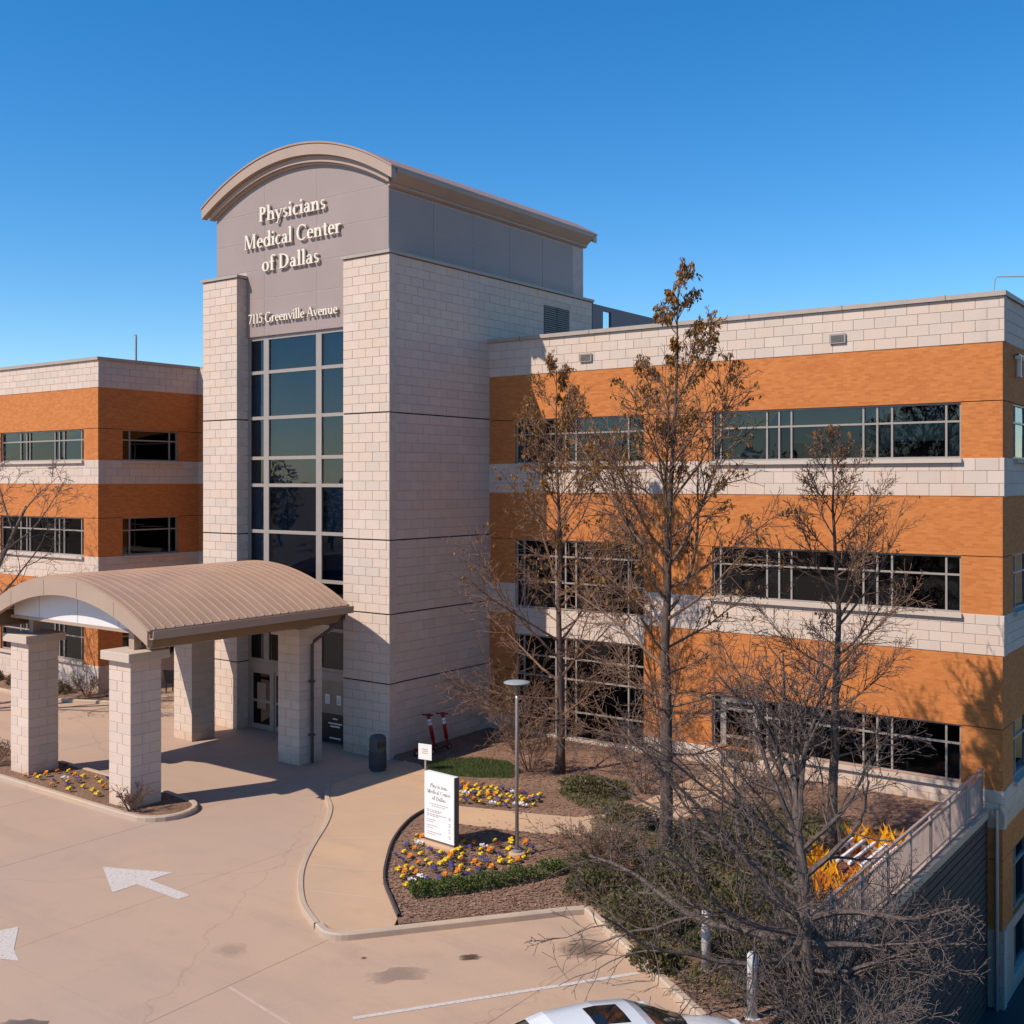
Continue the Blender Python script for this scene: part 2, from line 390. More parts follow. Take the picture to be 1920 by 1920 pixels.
window('Y', YW, W1[0], W1[1], .2, 3.61, mull1, [1.1, 2.2, 2.9], dark)
window('Y', YW, W2[0], -15.17, Z['s1'], Z['h1'], [], ts(Z['s1'], Z['h1']), dark)
window('Y', YW, -13.99, W2[1], Z['s1'], Z['h1'], mull2[1:], ts(Z['s1'], Z['h1']), dark)
# glazed door in the first-floor window band
d_ = MB()
bx(d_, 'Y', YW, -15.165, -15.03, .12, 2.3, .06, .2); bx(d_, 'Y', YW, -14.13, -13.995, .12, 2.3, .06, .2)
bx(d_, 'Y', YW, -15.03, -14.13, 2.12, 2.3, .062, .198); bx(d_, 'Y', YW, -15.03, -14.13, 1.88, 1.96, .064, .19)
bx(d_, 'Y', YW, -15.03, -14.13, .12, .34, .064, .19); bx(d_, 'Y', YW, -15.03, -14.13, 1.02, 1.1, .064, .19)
dr = d_.build('door', M['frame'], B); dr['label'] = 'glazed side door in the ground floor window band of the right wing'
MB().box(-15.03, YW+.13, .34, -14.13, YW+.15, 2.12).build('pane', M['glass_dark'], dr)
MB().box(-14.24, YW+.0, 1.0, -14.20, YW+.05, 1.3).build('handle', M['steel'], dr)
for (a, b_, z) in ((W2[0], W2[1], Z['s3']), (W1[0], W1[1], Z['s3']), (W2[0], W2[1], Z['s2']), (-13.95, W2[1], Z['s1'])): sill('Y', YW, a, b_, z)
# end face of the wing, three floors and the exposed basement floor
EY1 = 44.0
stones('X', XC, YW+.001, EY1, Z['bt'], Z['top']); stones('X', XC, YW+.001, EY1, Z['b3'], Z['s3'], ph=1); stones('X', XC, YW+.001, EY1, Z['b2'], Z['s2']); stones('X', XC, YW+.001, EY1, Z['b1'], Z['b1t'], ph=1)
EW = (32.98, 38.2)
for (a, b_, h) in ((Z['s3'], Z['bt'], Z['h3']), (Z['s2'], Z['b3'], Z['h2']), (Z['b1t'], Z['b2'], Z['h1'])):
    brick_zone('X', XC, YW+.3005, EY1, a, b_, [(EW[0], EW[1], a+.002, h)], h)
    window('X', XC, EW[0], EW[1], a+.002, h, [33.6, 35.0, 36.2, 37.4], ts(a, h), lambda i, j: 'glass_blue')
    sill('X', XC, EW[0], EW[1], a)
brick_zone('X', XC, YW+.3005, EY1, -3.1, Z['b1'], [(EW[0], EW[1], -3.08, -1.2)], -1.2)
brick_zone('Y', YW, -7.6, XC, -3.1, Z['b1'], [], -1.2)
window('X', XC, EW[0], EW[1], -3.08, -1.2, [33.6, 35.0, 36.2], [-1.8], dark)
stones('X', XC, YW+.001, EY1, -5.2, -3.1, holes=[(EW[0], EW[1], -4.8, -3.4)]); stones('Y', YW, -7.6, XC+.05, -5.2, -3.1)
window('X', XC, EW[0], EW[1], -4.75, -3.4, [33.6, 35.0, 36.2], [], dark)
# coping, vents, lamp over the door
cp = MB(); cp.box(XT+.03, YW-.1, 14.0, XC+.1, YW+.5, 14.13); cp.box(XC-.5, YW+.5, 14.0, XC+.1, 52, 14.128); cp.build('coping', M['coping'], B)
cp = MB()
for x in range(6): cp.box(-22.9+x*2.9, YW-.104, 13.998, -22.88+x*2.9, YW+.4, 14.134)
cp.build('coping_joint', M['frame_dark'], B)
for (x, z) in ((-11.43, 13.18), (-20.14, 13.2)):
    v = MB(); v.box(x-.24, YW-.085, z-.14, x+.24, YW-.045, z+.14); vo = v.build('vent', M['frame'], B)
    l = MB()
    for k in range(5): l.box(x-.19, YW-.095, z-.10+k*.042, x+.19, YW-.087, z-.075+k*.042)
    l.build('louvre', M['frame_dark'], vo)
v = MB(); v.lathe([(.05, 2.34), (.09, 2.4), (.1, 2.52), (.05, 2.62)], -14.6, YW-.16, 12); v.box(-14.64, YW-.1, 2.5, -14.56, YW, 2.58); v.build('wall_lamp', M['black'], B)
v = MB(); v.tube([(-7.9, YW+.3, -5), (-7.9, YW+.3, -4.9)], .01); 
# white downpipe at the corner
v = MB(); v.tube([(-7.05, YW-.12, -5.2), (-7.05, YW-.12, .2)], .055, 8); v.build('downpipe', M['steel'], B)

# ---- entrance tower ---------------------------------------------------------
YG = 26.83
t = MB(); t.box(-33.65, YT+.02, 0, -31.75, 38.6, 16.4); t.box(-26.33, YT+.02, 0, XT-.02, 38.6, 16.4); 
MB().box(-31.75, YG+.3, 0, -26.33, 38.6, 14.3).build('tower_interior', M['interior_blue'], B)
t.build('tower_core', M['interior'], B)
LV = [0, 2.45, 4.7, 7.1, 11.25, 16.4]
for i in range(5):
    a, b_ = LV[i]+(.02 if i else 0), LV[i+1]-.02
    stones('Y', YT, -33.65, -31.73, a, b_, ph=i); stones('Y', YT, -26.35, XT+.05, a, b_, ph=i+1)
    stones('X', -31.75, YT, YG+.2, a, b_, ph=i); 
    stones('X', XT, YT, 38.65, a, b_, ph=i, holes=[(35.16, 36.97, 14.0, 15.85)])
MB().box(-33.72, YT-.08, 16.4, -31.66, YG-.05, 16.5).build('pier_coping', M['coping'], B)
c_ = MB(); c_.box(-26.42, YT-.08, 16.4, XT+.1, YG-.05, 16.5); c_.box(XT-.6, YG-.05, 16.4, XT+.1, 38.72, 16.498)
c_.build('pier_coping', M['coping'], B)
# louvred doors high on the tower flank
lv = MB()
for (a, b_) in ((35.18, 36.04), (36.09, 36.95)):
    for k in range(22): lv.box(XT-.02, a, 14.02+k*.083, XT+.03, b_, 14.07+k*.083)
lo = lv.build('louvre', M['louvre'], B)
# grey gable: panels, arch mouldings, barrel roof
AC, AR, AB = -29.05, 20.75, .0645
arch = lambda x: AR-AB*(x-AC)**2
gb = MB(); gx0, gx1 = -33.4, -24.7
xs = [gx0+(gx1-gx0)*i/24 for i in range(25)]
n0 = len(gb.v)
lowz = lambda x: 16.42 if (x < -31.76 or x > -26.32) else 14.25
pts = [(gx0, 16.42)]+[(-31.76, 16.42), (-31.76, 14.25), (-26.32, 14.25), (-26.32, 16.42), (gx1, 16.42)]
top_ = [(x, arch(x)-.2) for x in reversed(xs)]
ring = pts+top_
for yy in (YG-.022, 38.62): gb.v += [(x, yy, z) for x, z in ring]
k = len(ring); gb.f.append(tuple(range(k))); gb.f.append(tuple(reversed(range(k, 2*k))))
for i in range(k): gb.f.append((i, k+i, k+(i+1) % k, (i+1) % k))
gb.build('gable_core', M['panel_joint'], B)
cols = [(gx0, -30.75), (-30.75, -28.05), (-28.05, gx1)]; rows = [14.25, 15.6, 16.65, 17.7, 18.75, 21]
for (a, b_) in cols:
    for (p, q) in zip(rows, rows[1:]):
        a2, b2 = a, b_
        if q <= 16.66: a2, b2 = max(a, -31.74), min(b_, -26.36)
        if b2-a2 < .1: continue
        if p >= 16.6 and p < 16.7 and False: pass
        a2 += .012; b2 -= .012; p2 = p+.012
        sx = [a2+(b2-a2)*i/8 for i in range(9)]
        tp = [(x, min(q-.012, arch(x)-.5)) for x in sx]
        if max(z for _, z in tp) <= p2+.05: continue
        tp = [(x, max(z, p2)) for x, z in tp]
        m_ = MB(); f_ = [(a2, p2), (b2, p2)]+tp[::-1]
        kk = len(f_); m_.v += [(x, YG-.03, z) for x, z in f_]+[(x, YG-.02, z) for x, z in f_]
        m_.f.append(tuple(range(kk)))
        for i in range(kk): m_.f.append((i, kk+i, kk+(i+1) % kk, (i+1) % kk))
        m_.build('metal_panel', M['panel_grey'], B)
for i in range(5):
    for (p, q) in ((16.5, 17.55), (17.55, 18.6)):
        MB().box(gx1-.02, YG+.03+i*2.2, p+.012, gx1+.01, YG+2.2*(i+1), q-.012).build('metal_panel', M['panel_grey'], B)
def arch_band(f_top, f_bot, x0, x1, ya, yb, name, mat, parent, n=40):
    mb = MB(); xx = [x0+(x1-x0)*i/n for i in range(n+1)]
    tf = [(x, ya, f_top(x)) for x in xx]; bf = [(x, ya, f_bot(x)) for x in xx]; tb = [(x, yb, f_top(x)) for x in xx]; bb = [(x, yb, f_bot(x)) for x in xx]
    mb.strip(bf, tf); mb.strip(tf, tb); mb.strip(bb, bf); mb.strip(tb, bb)
    mb.poly([bf[0], tf[0], tb[0], bb[0]]); mb.poly([tf[-1], bf[-1], bb[-1], tb[-1]])
    return mb.build(name, mat, parent, fix=True)
RX0, RX1 = -33.88, -24.23
arch_band(lambda x: arch(x), lambda x: arch(x)-.06, RX0, RX1, 26.42, 39.0, 'barrel_roof', M['metal_tan'], B)
arch_band(lambda x: arch(x)-.062, lambda x: arch(x)-.44, RX0+.03, RX1-.03, 26.45, 26.7, 'roof_fascia', M['fascia'], B)
arch_band(lambda x: arch(x)-.45, lambda x: arch(x)-.66, RX0+.3, RX1-.3, 26.61, 26.79, 'arch_moulding', M['fascia'], B)
arch_band(lambda x: arch(x)-.665, lambda x: arch(x)-.74, RX0+.4, RX1-.4, 26.71, 26.8, 'arch_moulding', M['fascia'], B)
arch_band(lambda x: arch(x)-.062, lambda x: arch(x)-.4, RX0+.03, RX1-.03, 38.7, 38.97, 'roof_fascia', M['fascia'], B)
def eave(prof, y0, y1, name, mat, parent):
    mb = MB(); k = len(prof); mb.v += [(x, y0, z) for x, z in prof]+[(x, y1, z) for x, z in prof]
    mb.f.append(tuple(range(k))); mb.f.append(tuple(reversed(range(k, 2*k))))
    for i in range(k): mb.f.append((i, (i+1) % k, k+(i+1) % k, k+i))
    return mb.build(name, mat, parent, fix=True)
ze = arch(RX1)
eave([(RX1+.02, ze-.07), (RX1+.02, ze-.19), (RX1-.28, ze-.46), (RX1-.32, ze-.46), (RX1-.32, ze-.54), (gx1+.04, ze-.6), (gx1+.04, ze-.07)], 26.71, 38.69, 'eave', M['fascia'], B)
eave([(RX0-.02, ze-.07), (RX0-.02, ze-.19), (gx0-.02, ze-.45), (gx0-.02, ze-.07)][::-1], 26.71, 38.69, 'eave', M['fascia'], B)
# tall glazed wall between the piers
rowz = [2.46, 3.9, 5.55, 7.2, 8.87, 9.85, 11.3, 12.95, 14.24]
tw = window('Y', YG, -31.72, -26.36, 2.46, 14.24, [-30.75, -28.05], rowz[1:-1], lambda i, j: 'glass_blue' if j > 1 else 'glass_dark', rec=.05, fw=.12, wide=.27, lab='tall glazed wall between the stone piers')
# entrance doors and notices under the canopy
e = MB()
for x in (-31.72, -30.48, -29.3, -28.1, -26.5): bx(e, 'Y', YG, x, x+.13, 0, 2.45, .05, .16)
bx(e, 'Y', YG, -31.6, -26.4, 2.16, 2.452, .054, .156)
e.build('entrance_frame', M['frame'], B)
for (a, b_) in ((-31.58, -30.5), (-30.34, -29.32), (-29.16, -28.12)):
    d_ = MB(); bx(d_, 'Y', YG, a, a+.09, .02, 2.15, .075, .13); bx(d_, 'Y', YG, b_-.09, b_, .02, 2.15, .075, .13)
    bx(d_, 'Y', YG, a+.09, b_-.09, 2.04, 2.15, .078, .127); bx(d_, 'Y', YG, a+.09, b_-.09, .02, .2, .078, .127); bx(d_, 'Y', YG, a+.09, b_-.09, 1.0, 1.08, .078, .127)
    do = d_.build('door', M['frame'], B); q = MB(); bx(q, 'Y', YG, a+.09, b_-.09, .2, 2.04, .1, .11); q.build('pane', M['glass_dark'], do)
    q = MB(); bx(q, 'Y', YG, a+.3, b_-.3, .75, 1.7, .088, .094); q.build('door_notice', M['door_panel'], do)
q = MB(); bx(q, 'Y', YG, -27.97, -26.5, 1.02, 2.16, .08, .14); pn = q.build('entrance_panel', M['door_panel'], B)
for x in (-27.75, -27.2):
    q = MB(); bx(q, 'Y', YG, x, x+.22, 1.35, 1.68, .07, .078); q.build('notice', M['paper'], pn)
    q = MB()
    for k_ in range(4): bx(q, 'Y', YG, x+.05, x+.17, 1.41+k_*.06, 1.435+k_*.06, .066, .069)
    q.build('notice_print', M['ink_faint'], pn)
q = MB(); bx(q, 'Y', YG, -27.95, -26.55, .06, 1.0, .08, .14); ps = q.build('poster_panel', M['poster_black'], B)
q = MB()
for (z, a, b_) in ((.86, -27.4, -27.15), (.70, -27.6, -26.95), (.6, -27.5, -27.05), (.2, -27.55, -27.0)): bx(q, 'Y', YG, a, b_, z-.025, z+.02, .072, .078)
q.build('poster_print', M['paper'], ps)
# dark roof screen behind the tower
sc = MB(); X0 = XT-.12
sc.box(X0, 38.74, 13.9, XT, 39.55, 16.36); sc.box(X0, 40.2, 13.9, XT, 52, 16.358); sc.box(X0, 39.55, 16.16, XT, 40.2, 16.356); sc.box(X0, 39.55, 13.9, XT, 40.2, 14.5)
sc.box(XT-.2, 38.68, 13.9, XT+.03, 38.74, 16.4); sc.box(XT-9, 51.9, 13.9, X0, 52, 16.35)
sc.build('roof_screen', M['screen'], B)
MB().box(XT-.9, 39.5, 14.5, XT-.4, 40.1, 15.45).build('roof_unit', M['charcoal'], B)

# ---- left wing --------------------------------------------------------------
XL, YL, YB = -41.57, 27.16, 32.3
lz = dict(top=14.13, bt=12.98, h3=11.25, s3=9.91, b3=8.9, h2=7.45, s2=5.81, b2=4.75, h1=2.85, s1=1.3, b1t=1.21)
l = MB(); l.box(-75, YL+.32, -.1, XL-.32, 50, 14.0); l.box(XL-.32, YB+.32, -.1, -33.64, 50, 13.99); l.build('wall_core', M['interior'], B)
LWx = [(-66, -50.2), (-50.2+.9, -42.62)]
lw_m = [-49.11, -47.7, -47.21, -46.95, -44.94, -44.6, -44.23, -42.9]
lw_w = (-49.3, -42.62); lw2 = (-60, -51.5)
for (z0, z1, ph) in ((lz['bt'], lz['top'], 0), (lz['b3'], lz['s3'], 1), (lz['b2'], lz['s2'], 0), (-.1, lz['b1t'], 1)):
    stones('Y', YL, -75, XL+.05, z0, z1, ph=ph); stones('X', XL, YL, YB, z0, z1, ph=ph); stones('Y', YB, XL, -33.65, z0, z1, ph=ph)
for (a, b_, h, s_) in ((lz['s3'], lz['bt'], lz['h3'], lz['s3']), (lz['s2'], lz['b3'], lz['h2'], lz['s2']), (lz['b1t'], lz['b2'], lz['h1'], lz['s1'])):
    brick_zone('Y', YL, -75, XL, a, b_, [(lw_w[0], lw_w[1], s_, h), (lw2[0], lw2[1], s_, h)], h)
    brick_zone('X', XL, YL+.3005, YB, a, b_, [(28.34, 31.19, s_, h)], h)
    brick_zone('Y', YB, XL, -33.65, a, b_, [(-40.5, -36.5, s_, h)], h)
    f_ = blind if a == lz['s3'] else dark
    window('Y', YL, *lw_w, s_, h, lw_m[1:], ts(s_, h), f_)
    window('Y', YL, *lw2, s_, h, [-58, -57.4, -54.5, -53.8], ts(s_, h), f_)
    window('X', XL, 28.34, 31.19, s_, h, [28.74, 30.79], ts(s_, h), dark)
    window('Y', YB, -40.5, -36.5, s_, h, [-40.1, -36.9], ts(s_, h), dark)
    sill('Y', YL, *lw_w, s_); sill('X', XL, 28.34, 31.19, s_); sill('Y', YB, -40.5, -36.5, s_); sill('Y', YL, *lw2, s_)
cp = MB(); cp.box(-75, YL-.1, lz['top'], XL+.1, YL+.5, 14.26); cp.box(XL-.5, YL+.5, lz['top'], XL+.1, YB, 14.258); cp.box(XL-.5, YB, lz['top'], -33.66, YB+.5, 14.256); cp.build('coping', M['coping'], B)

# ---- the stone facing: the 300 blocks that show largest are parts, the rest one part
CA = R(CAM_YAW)
def px_area(s_):
    face, c, u, z, w_, h = s_
    x, y = (u, c) if face == 'Y' else (c, u)
    d = -math.sin(CA)*x+math.cos(CA)*y; lt = math.cos(CA)*x+math.sin(CA)*y
    px_, py_ = 960+2070*lt/d, 903-2070*(z-9)/d
    if not (0 < px_ < 1920 and 0 < py_ < 1920): return 0
    fs = math.cos(CA) if face == 'Y' else math.sin(CA)
    ang = (-y/math.hypot(x, y)) if face == 'Y' else (-x/math.hypot(x, y))
    return w_*h*abs(ang)/d**2*(1 if w_ > .3 else .3)
DEP = .02; GAP = .0042
def block_mb(w_, h):
    mb = MB(); a, b_ = w_/2-GAP, h/2-GAP; q = .006
    f = [(-a, 0, -b_), (a, 0, -b_), (a, 0, b_), (-a, 0, b_)]; m_ = [(-a, -DEP+q, -b_), (a, -DEP+q, -b_), (a, -DEP+q, b_), (-a, -DEP+q, b_)]
    g_ = [(-a+q, -DEP, -b_+q), (a-q, -DEP, -b_+q), (a-q, -DEP, b_-q), (-a+q, -DEP, b_-q)]
    mb.v = f+m_+g_
    for i in range(4):
        j = (i+1) % 4; mb.f += [(i, j, 4+j, 4+i), (4+i, 4+j, 8+j, 8+i)]
    mb.f.append((8, 9, 10, 11)); return mb
order = sorted(range(len(STONES)), key=lambda i: -px_area(STONES[i])); chosen = set(order[:300])
bk = MB()
for (face, c, u0, u1, z0, z1, holes) in BACK:
    us = sorted({u0, u1}|{v for h_ in holes for v in h_[:2]}); zs = sorted({z0, z1}|{min(z1, max(z0, v)) for h_ in holes for v in h_[2:]})
    e0 = .3 if face == 'X' else 0
    for a, b_ in zip(us, us[1:]):
        for p, q in zip(zs, zs[1:]):
            if any(h_[0] < (a+b_)/2 < h_[1] and h_[2] < (p+q)/2 < h_[3] for h_ in holes): continue
            bx(bk, face, c, a+(.3 if face == 'X' and a == u0 else 0), b_-(.0 if face == 'X' else 0), p, q, .0005 if face == 'Y' else .001, .3)
tag(bk.build('mortar_bed', M['mortar'], B), kind='stuff')
facing = MB().box(XT-.01, YW+.03, 12.8, XT+.3, YW+.1, 12.9).build('stone_facing_base', M['mortar'], B)
cache = {}; rest = MB()
for i, s_ in enumerate(STONES):
    face, c, u, z, w_, h = s_; jit = rnd.uniform(-.003, .003)
    if i in chosen:
        key = (round(w_, 2), round(h, 3))
        if key not in cache: m_ = block_mb(w_, h).mesh('stone_block'); m_.materials.append(M['stone']); cache[key] = m_
        loc = (u, c+jit, z) if face == 'Y' else (c-jit, u, z)
        place('stone_block', cache[key], None, B, loc, (0, 0, 0 if face == 'Y' else R(90)))
    else:
        q = block_mb(w_, h); n = len(rest.v)
        rest.v += [((u+x, c+jit+y, z+zz) if face == 'Y' else (c-jit-y, u+x, z+zz)) for x, y, zz in q.v]; rest.f += [tuple(n+k for k in f_) for f_ in q.f]
bpy.data.objects.remove(facing)
tag(rest.build('stone_facing', M['stone'], B), kind='stuff')

# ---- lettering ---------------------------------------------------------------
def ell(cx, cy, rx, ry, a0, a1, thick=.18, thin=.075, n=20):
    out, inn = [], []
    for i in range(n+1):
        t = R(a0+(a1-a0)*i/n); w_ = thin+(thick-thin)*abs(math.cos(t)); cxx, syy = math.cos(t), math.sin(t)
        out.append((cx+rx*cxx, cy+ry*syy)); inn.append((cx+(rx-w_)*cxx, cy+(ry-thin)*syy if abs(syy) > .02 else cy+ry*syy))
    return [('strip', out, inn)]
def bar(x0, y0, x1, y1): return [('poly', [(x0, y0), (x1, y0), (x1, y1), (x0, y1)])]
def stem(x, y0, y1, w_=.165, sb=True, st='l'):
    r_ = bar(x, y0, x+w_, y1)
    if sb: r_ += bar(x-.07, y0, x+w_+.07, y0+.05)
    if st == 'l': r_ += [('poly', [(x-.09, y1-.07), (x, y1-.1), (x, y1), (x-.02, y1)])]
    if st == 'b': r_ += bar(x-.07, y1-.05, x+w_+.07, y1)
    return r_
def diag(x0, y0, x1, y1, w_): return [('poly', [(x0-w_/2, y0), (x0+w_/2, y0), (x1+w_/2, y1), (x1-w_/2, y1)])]
XH = .62
GL = {
 'P': (stem(.08, 0, 1, st='b')+ell(.22, .73, .36, .27, -90, 90), .66), 'h': (stem(.06, 0, 1.06)+ell(.36, .38, .22, .25, 0, 170)+stem(.44, 0, .4, st=''), .7),
 'y': (diag(.31, 0, .07, XH, .15)+diag(.17, -.3, .53, XH, .07)+bar(-.03, XH-.05, .2, XH)+bar(.42, XH-.05, .62, XH)+bar(.05, -.32, .24, -.25), .6),
 's': (ell(.22, .455, .17, .17, 40, 270, .11)+ell(.22, .16, .19, .17, 90, -150, .11), .46), 'i': (stem(.08, 0, XH)+ell(.15, .88, .09, .09, 0, 360, .085, .085, 12), .34),
 'c': (ell(.29, .31, .27, .33, 50, 310), .54), 'a': (ell(.22, .18, .2, .19, 0, 360, .12)+ell(.26, .4, .2, .23, 0, 160, .14)+stem(.32, 0, .42, st=''), .58),
 'n': (stem(.06, 0, XH)+ell(.36, .38, .22, .25, 0, 170)+stem(.44, 0, .4, st=''), .7), 'M': (stem(.08, 0, 1, .07, st='b')+diag(.5, 0, .18, 1, .16)+diag(.5, 0, .86, 1, .07)+stem(.82, 0, 1, .15, st='b'), 1.1),
 'e': (ell(.29, .31, .27, .33, 0, 315)+bar(.08, .33, .55, .385), .57), 'd': (ell(.3, .31, .28, .33, 20, 340)+stem(.46, 0, 1.06), .7), 'l': (stem(.08, 0, 1.06), .34),
 'C': (ell(.45, .5, .44, .54, 48, 312, .17)+bar(.72, .72, .77, 1.0), .86), 't': (stem(.12, .05, .82, st='', sb=False)+bar(0, XH-.06, .38, XH)+ell(.28, .14, .16, .16, 180, 320, .1), .42),
 'r': (stem(.06, 0, XH)+ell(.34, .4, .16, .23, 40, 160, .1), .48), 'o': (ell(.31, .31, .29, .33, 0, 360), .62), 'f': (stem(.12, 0, .86, st='')+ell(.32, .84, .2, .22, 30, 180, .14)+bar(0, XH-.06, .38, XH), .42),
 'D': (stem(.08, 0, 1, st='b')+ell(.22, .5, .58, .5, -90, 90, .17), .86), '7': (bar(.04, .88, .54, 1)+diag(.2, 0, .48, .9, .12), .58), '1': (stem(.16, 0, 1), .46), '5': (bar(.14, .9, .5, 1)+bar(.12, .5, .2, .95)+ell(.24, .31, .28, .32, -150, 110, .13), .56),
 'G': (ell(.45, .5, .44, .54, 48, 312, .17)+stem(.66, .06, .42, st='b', sb=False), .92), 'v': (diag(.31, 0, .08, XH, .15)+diag(.31, 0, .54, XH, .07)+bar(-.02, XH-.05, .2, XH)+bar(.44, XH-.05, .62, XH), .6),
 'A': (diag(.06, 0, .4, 1, .07)+diag(.74, 0, .42, 1, .16)+bar(.2, .3, .6, .36)+bar(-.05, 0, .18, .05)+bar(.6, 0, .88, .05), .84), 'u': (stem(.06, .2, XH, sb=False)+ell(.28, .25, .22, .25, 190, 350, .12)+stem(.44, 0, XH), .7),
 'T': (stem(.3, 0, 1, .15, st='')+bar(0, .93, .75, 1)+bar(0, .78, .06, 1)+bar(.69, .78, .75, 1), .78), ' ': ([], .34)}
def glyph_mb(ch, sx, sz, depth):          # local: x right, -y towards the viewer, z up
    mb = MB()
    for i, sh in enumerate(GL[ch][0]):
        y0 = -depth-.0012*i
        if sh[0] == 'poly': pl = [[(x*sx, z*sz) for x, z in sh[1]]]
        else:
            o_, n_ = sh[1], sh[2]; pl = [[(o_[k][0]*sx, o_[k][1]*sz), (o_[k+1][0]*sx, o_[k+1][1]*sz), (n_[k+1][0]*sx, n_[k+1][1]*sz), (n_[k][0]*sx, n_[k][1]*sz)] for k in range(len(o_)-1)]
        for p in pl:
            k = len(p); n = len(mb.v); mb.v += [(x, y0, z) for x, z in p]+[(x, 0, z) for x, z in p]
            mb.f.append(tuple(range(n, n+k))); mb.f.append(tuple(reversed(range(n+k, n+2*k))))
            for j in range(k): mb.f.append((n+j, n+k+j, n+k+(j+1) % k, n+(j+1) % k))
    m_ = mb.mesh('letter'); bm = bmesh.new(); bm.from_mesh(m_); bmesh.ops.recalc_face_normals(bm, faces=bm.faces); bm.to_mesh(m_); bm.free(); return m_
def write(txt, x0, x1, cap, depth, mat, parent, z=0, y=0, name='letter', rot=None):
    tot = sum(GL[c][1] for c in txt); sx = (x1-x0)/tot; x = x0
    for c in txt:
        if c != ' ': place(name, glyph_mb(c, sx, cap, depth), mat, parent, (x, y, z), rot)
        x += GL[c][1]*sx
yw_ = YG-.2
for txt, x0, x1, z, cap, lab in (('Physicians', -30.93, -27.5, 18.36, .52, 'raised cream serif letters reading Physicians on the grey gable'), ('Medical Center', -31.72, -26.78, 17.44, .52, 'raised cream serif letters reading Medical Center on the grey gable'),
                      ('of Dallas', -30.78, -27.82, 16.56, .52, 'raised cream serif letters reading of Dallas on the grey gable'), ('7115 Greenville Avenue', -31.5, -26.95, 14.72, .34, 'small raised letters reading 7115 Greenville Avenue above the tall glazing')):
    t_ = thing('wall_lettering', lab, 'sign', (x0, YG-.07, z), group='raised lettering on the tower')
    write(txt, 0, x1-x0, cap, .07, M['letter'], t_)
t_ = thing('wall_letter', 'large white letter T on the brick end wall of the right wing', 'sign', (XC+.06, 32.95, 11.92), R(90))
place('letter', glyph_mb('T', .8, .62, .09), M['letter'], t_)
# ================================================================== ENTRANCE CANOPY
K = thing('entrance_canopy', 'arched tan metal canopy on four square stone pillars before the entrance', 'canopy', (-29, 21.6, 0), world=True)
KC, KA = -28.88, 6.31
ka = lambda x: KA-.0706*(x-KC)**2
kb = lambda x: 5.77-.0660*(x-KC)**2
KX0, KX1, KY0, KY1 = -33.05, -24.75, 17.65, 25.05
def pillar(x, y, z0, lab):
    core = MB().box(x-.48, y-.48, z0-.1, x+.48, y+.48, 4.1).build('pillar', M['mortar'], K); core['label'] = lab
    n = 14; h = (4.1-z0)/n
    for i in range(n):
        sx, sy = (-.12, .12) if i % 2 else (.12, -.12)
        for (a, b_) in ((-.5, sx), (sx, .5)):
            for (c, d) in ((-.5, sy), (sy, .5)):
                key = ('pil', round(b_-a, 2), round(d-c, 2), round(h, 3))
                if key not in cache:
                    w2, d2, h2 = (b_-a)/2-.007, (d-c)/2-.007, h/2-.007
                    m_ = MB().box(-w2, -d2, -h2, w2, d2, h2).mesh('stone_block'); bm = bmesh.new(); bm.from_mesh(m_)
                    bmesh.ops.bevel(bm, geom=bm.edges, offset=.006, segments=1, affect='EDGES'); bm.to_mesh(m_); bm.free()
                    m_.materials.append(M['stone']); cache[key] = m_
                j = rnd.uniform(-.003, .003)
                place('stone_block', cache[key], None, core, (x+(a+b_)/2+j, y+(c+d)/2-j, z0+(i+.5)*h))
    cp = MB().box(x-.66, y-.66, 4.1, x+.66, y+.66, 4.35).build('capstone', M['capstone'], K); bevel(cp, .012, 1)
    MB().box(x-.12, y-.12, 4.35, x+.12, y+.12, 4.87).build('stub_post', M['fascia'], K)
PIL = [(-26.55, 18.5, .1, 'front pillar nearest the tip of the kerbed island'), (-32.05, 18.75, .1, 'front pillar at the left edge of the picture'), (-32.0, 24.7, 0, 'rear pillar left of the entrance doors'), (-26.58, 24.65, 0, 'rear pillar carrying the brown downpipe')]
for p in PIL: pillar(*p)
# shell, standing seams, fascias
arch_band(ka, lambda x: ka(x)-.05, KX0, KX1, KY0+.02, KY1, 'roof', M['metal_tan'], K, 48)
seam = MB(); xx = [KX0+(KX1-KX0)*i/40 for i in range(41)]
a_ = [(x, -.016, ka(x)+.001) for x in xx]; b2_ = [(x, -.016, ka(x)+.036) for x in xx]; c2_ = [(x, .016, ka(x)+.036) for x in xx]; d2_ = [(x, .016, ka(x)+.001) for x in xx]
seam.strip(a_, b2_); seam.strip(b2_, c2_); seam.strip(c2_, d2_); seam.poly([b2_[-1], c2_[-1], d2_[-1], a_[-1]]); seam.poly([b2_[0], a_[0], d2_[0], c2_[0]])
sm = seam.mesh('roof_seam'); sm.materials.append(M['metal_tan'])
ns = 24
for i in range(ns): place('roof_seam', sm, None, K, (0, KY0+.2+(KY1-KY0-.3)*i/(ns-1), 0))
arch_band(lambda x: ka(x)-.052, kb, KX0+.06, KX1-.06, KY0, KY0+.16, 'front_fascia', M['fascia'], K, 48)
for f_ in (-.62, -.2, .2, .62):
    x = KC+f_*4.15; MB().box(x-.008, KY0-.004, kb(x)+.02, x+.008, KY0+.02, ka(x)-.09).build('fascia_joint', M['metal_brown'], K)
arch_band(lambda x: ka(x)-.052, kb, KX0+.06, KX1-.06, KY1-.18, KY1-.02, 'rear_fascia', M['fascia'], K, 48)
lx = [-32.3, -30.9, -28.9, -26.9, -25.4]
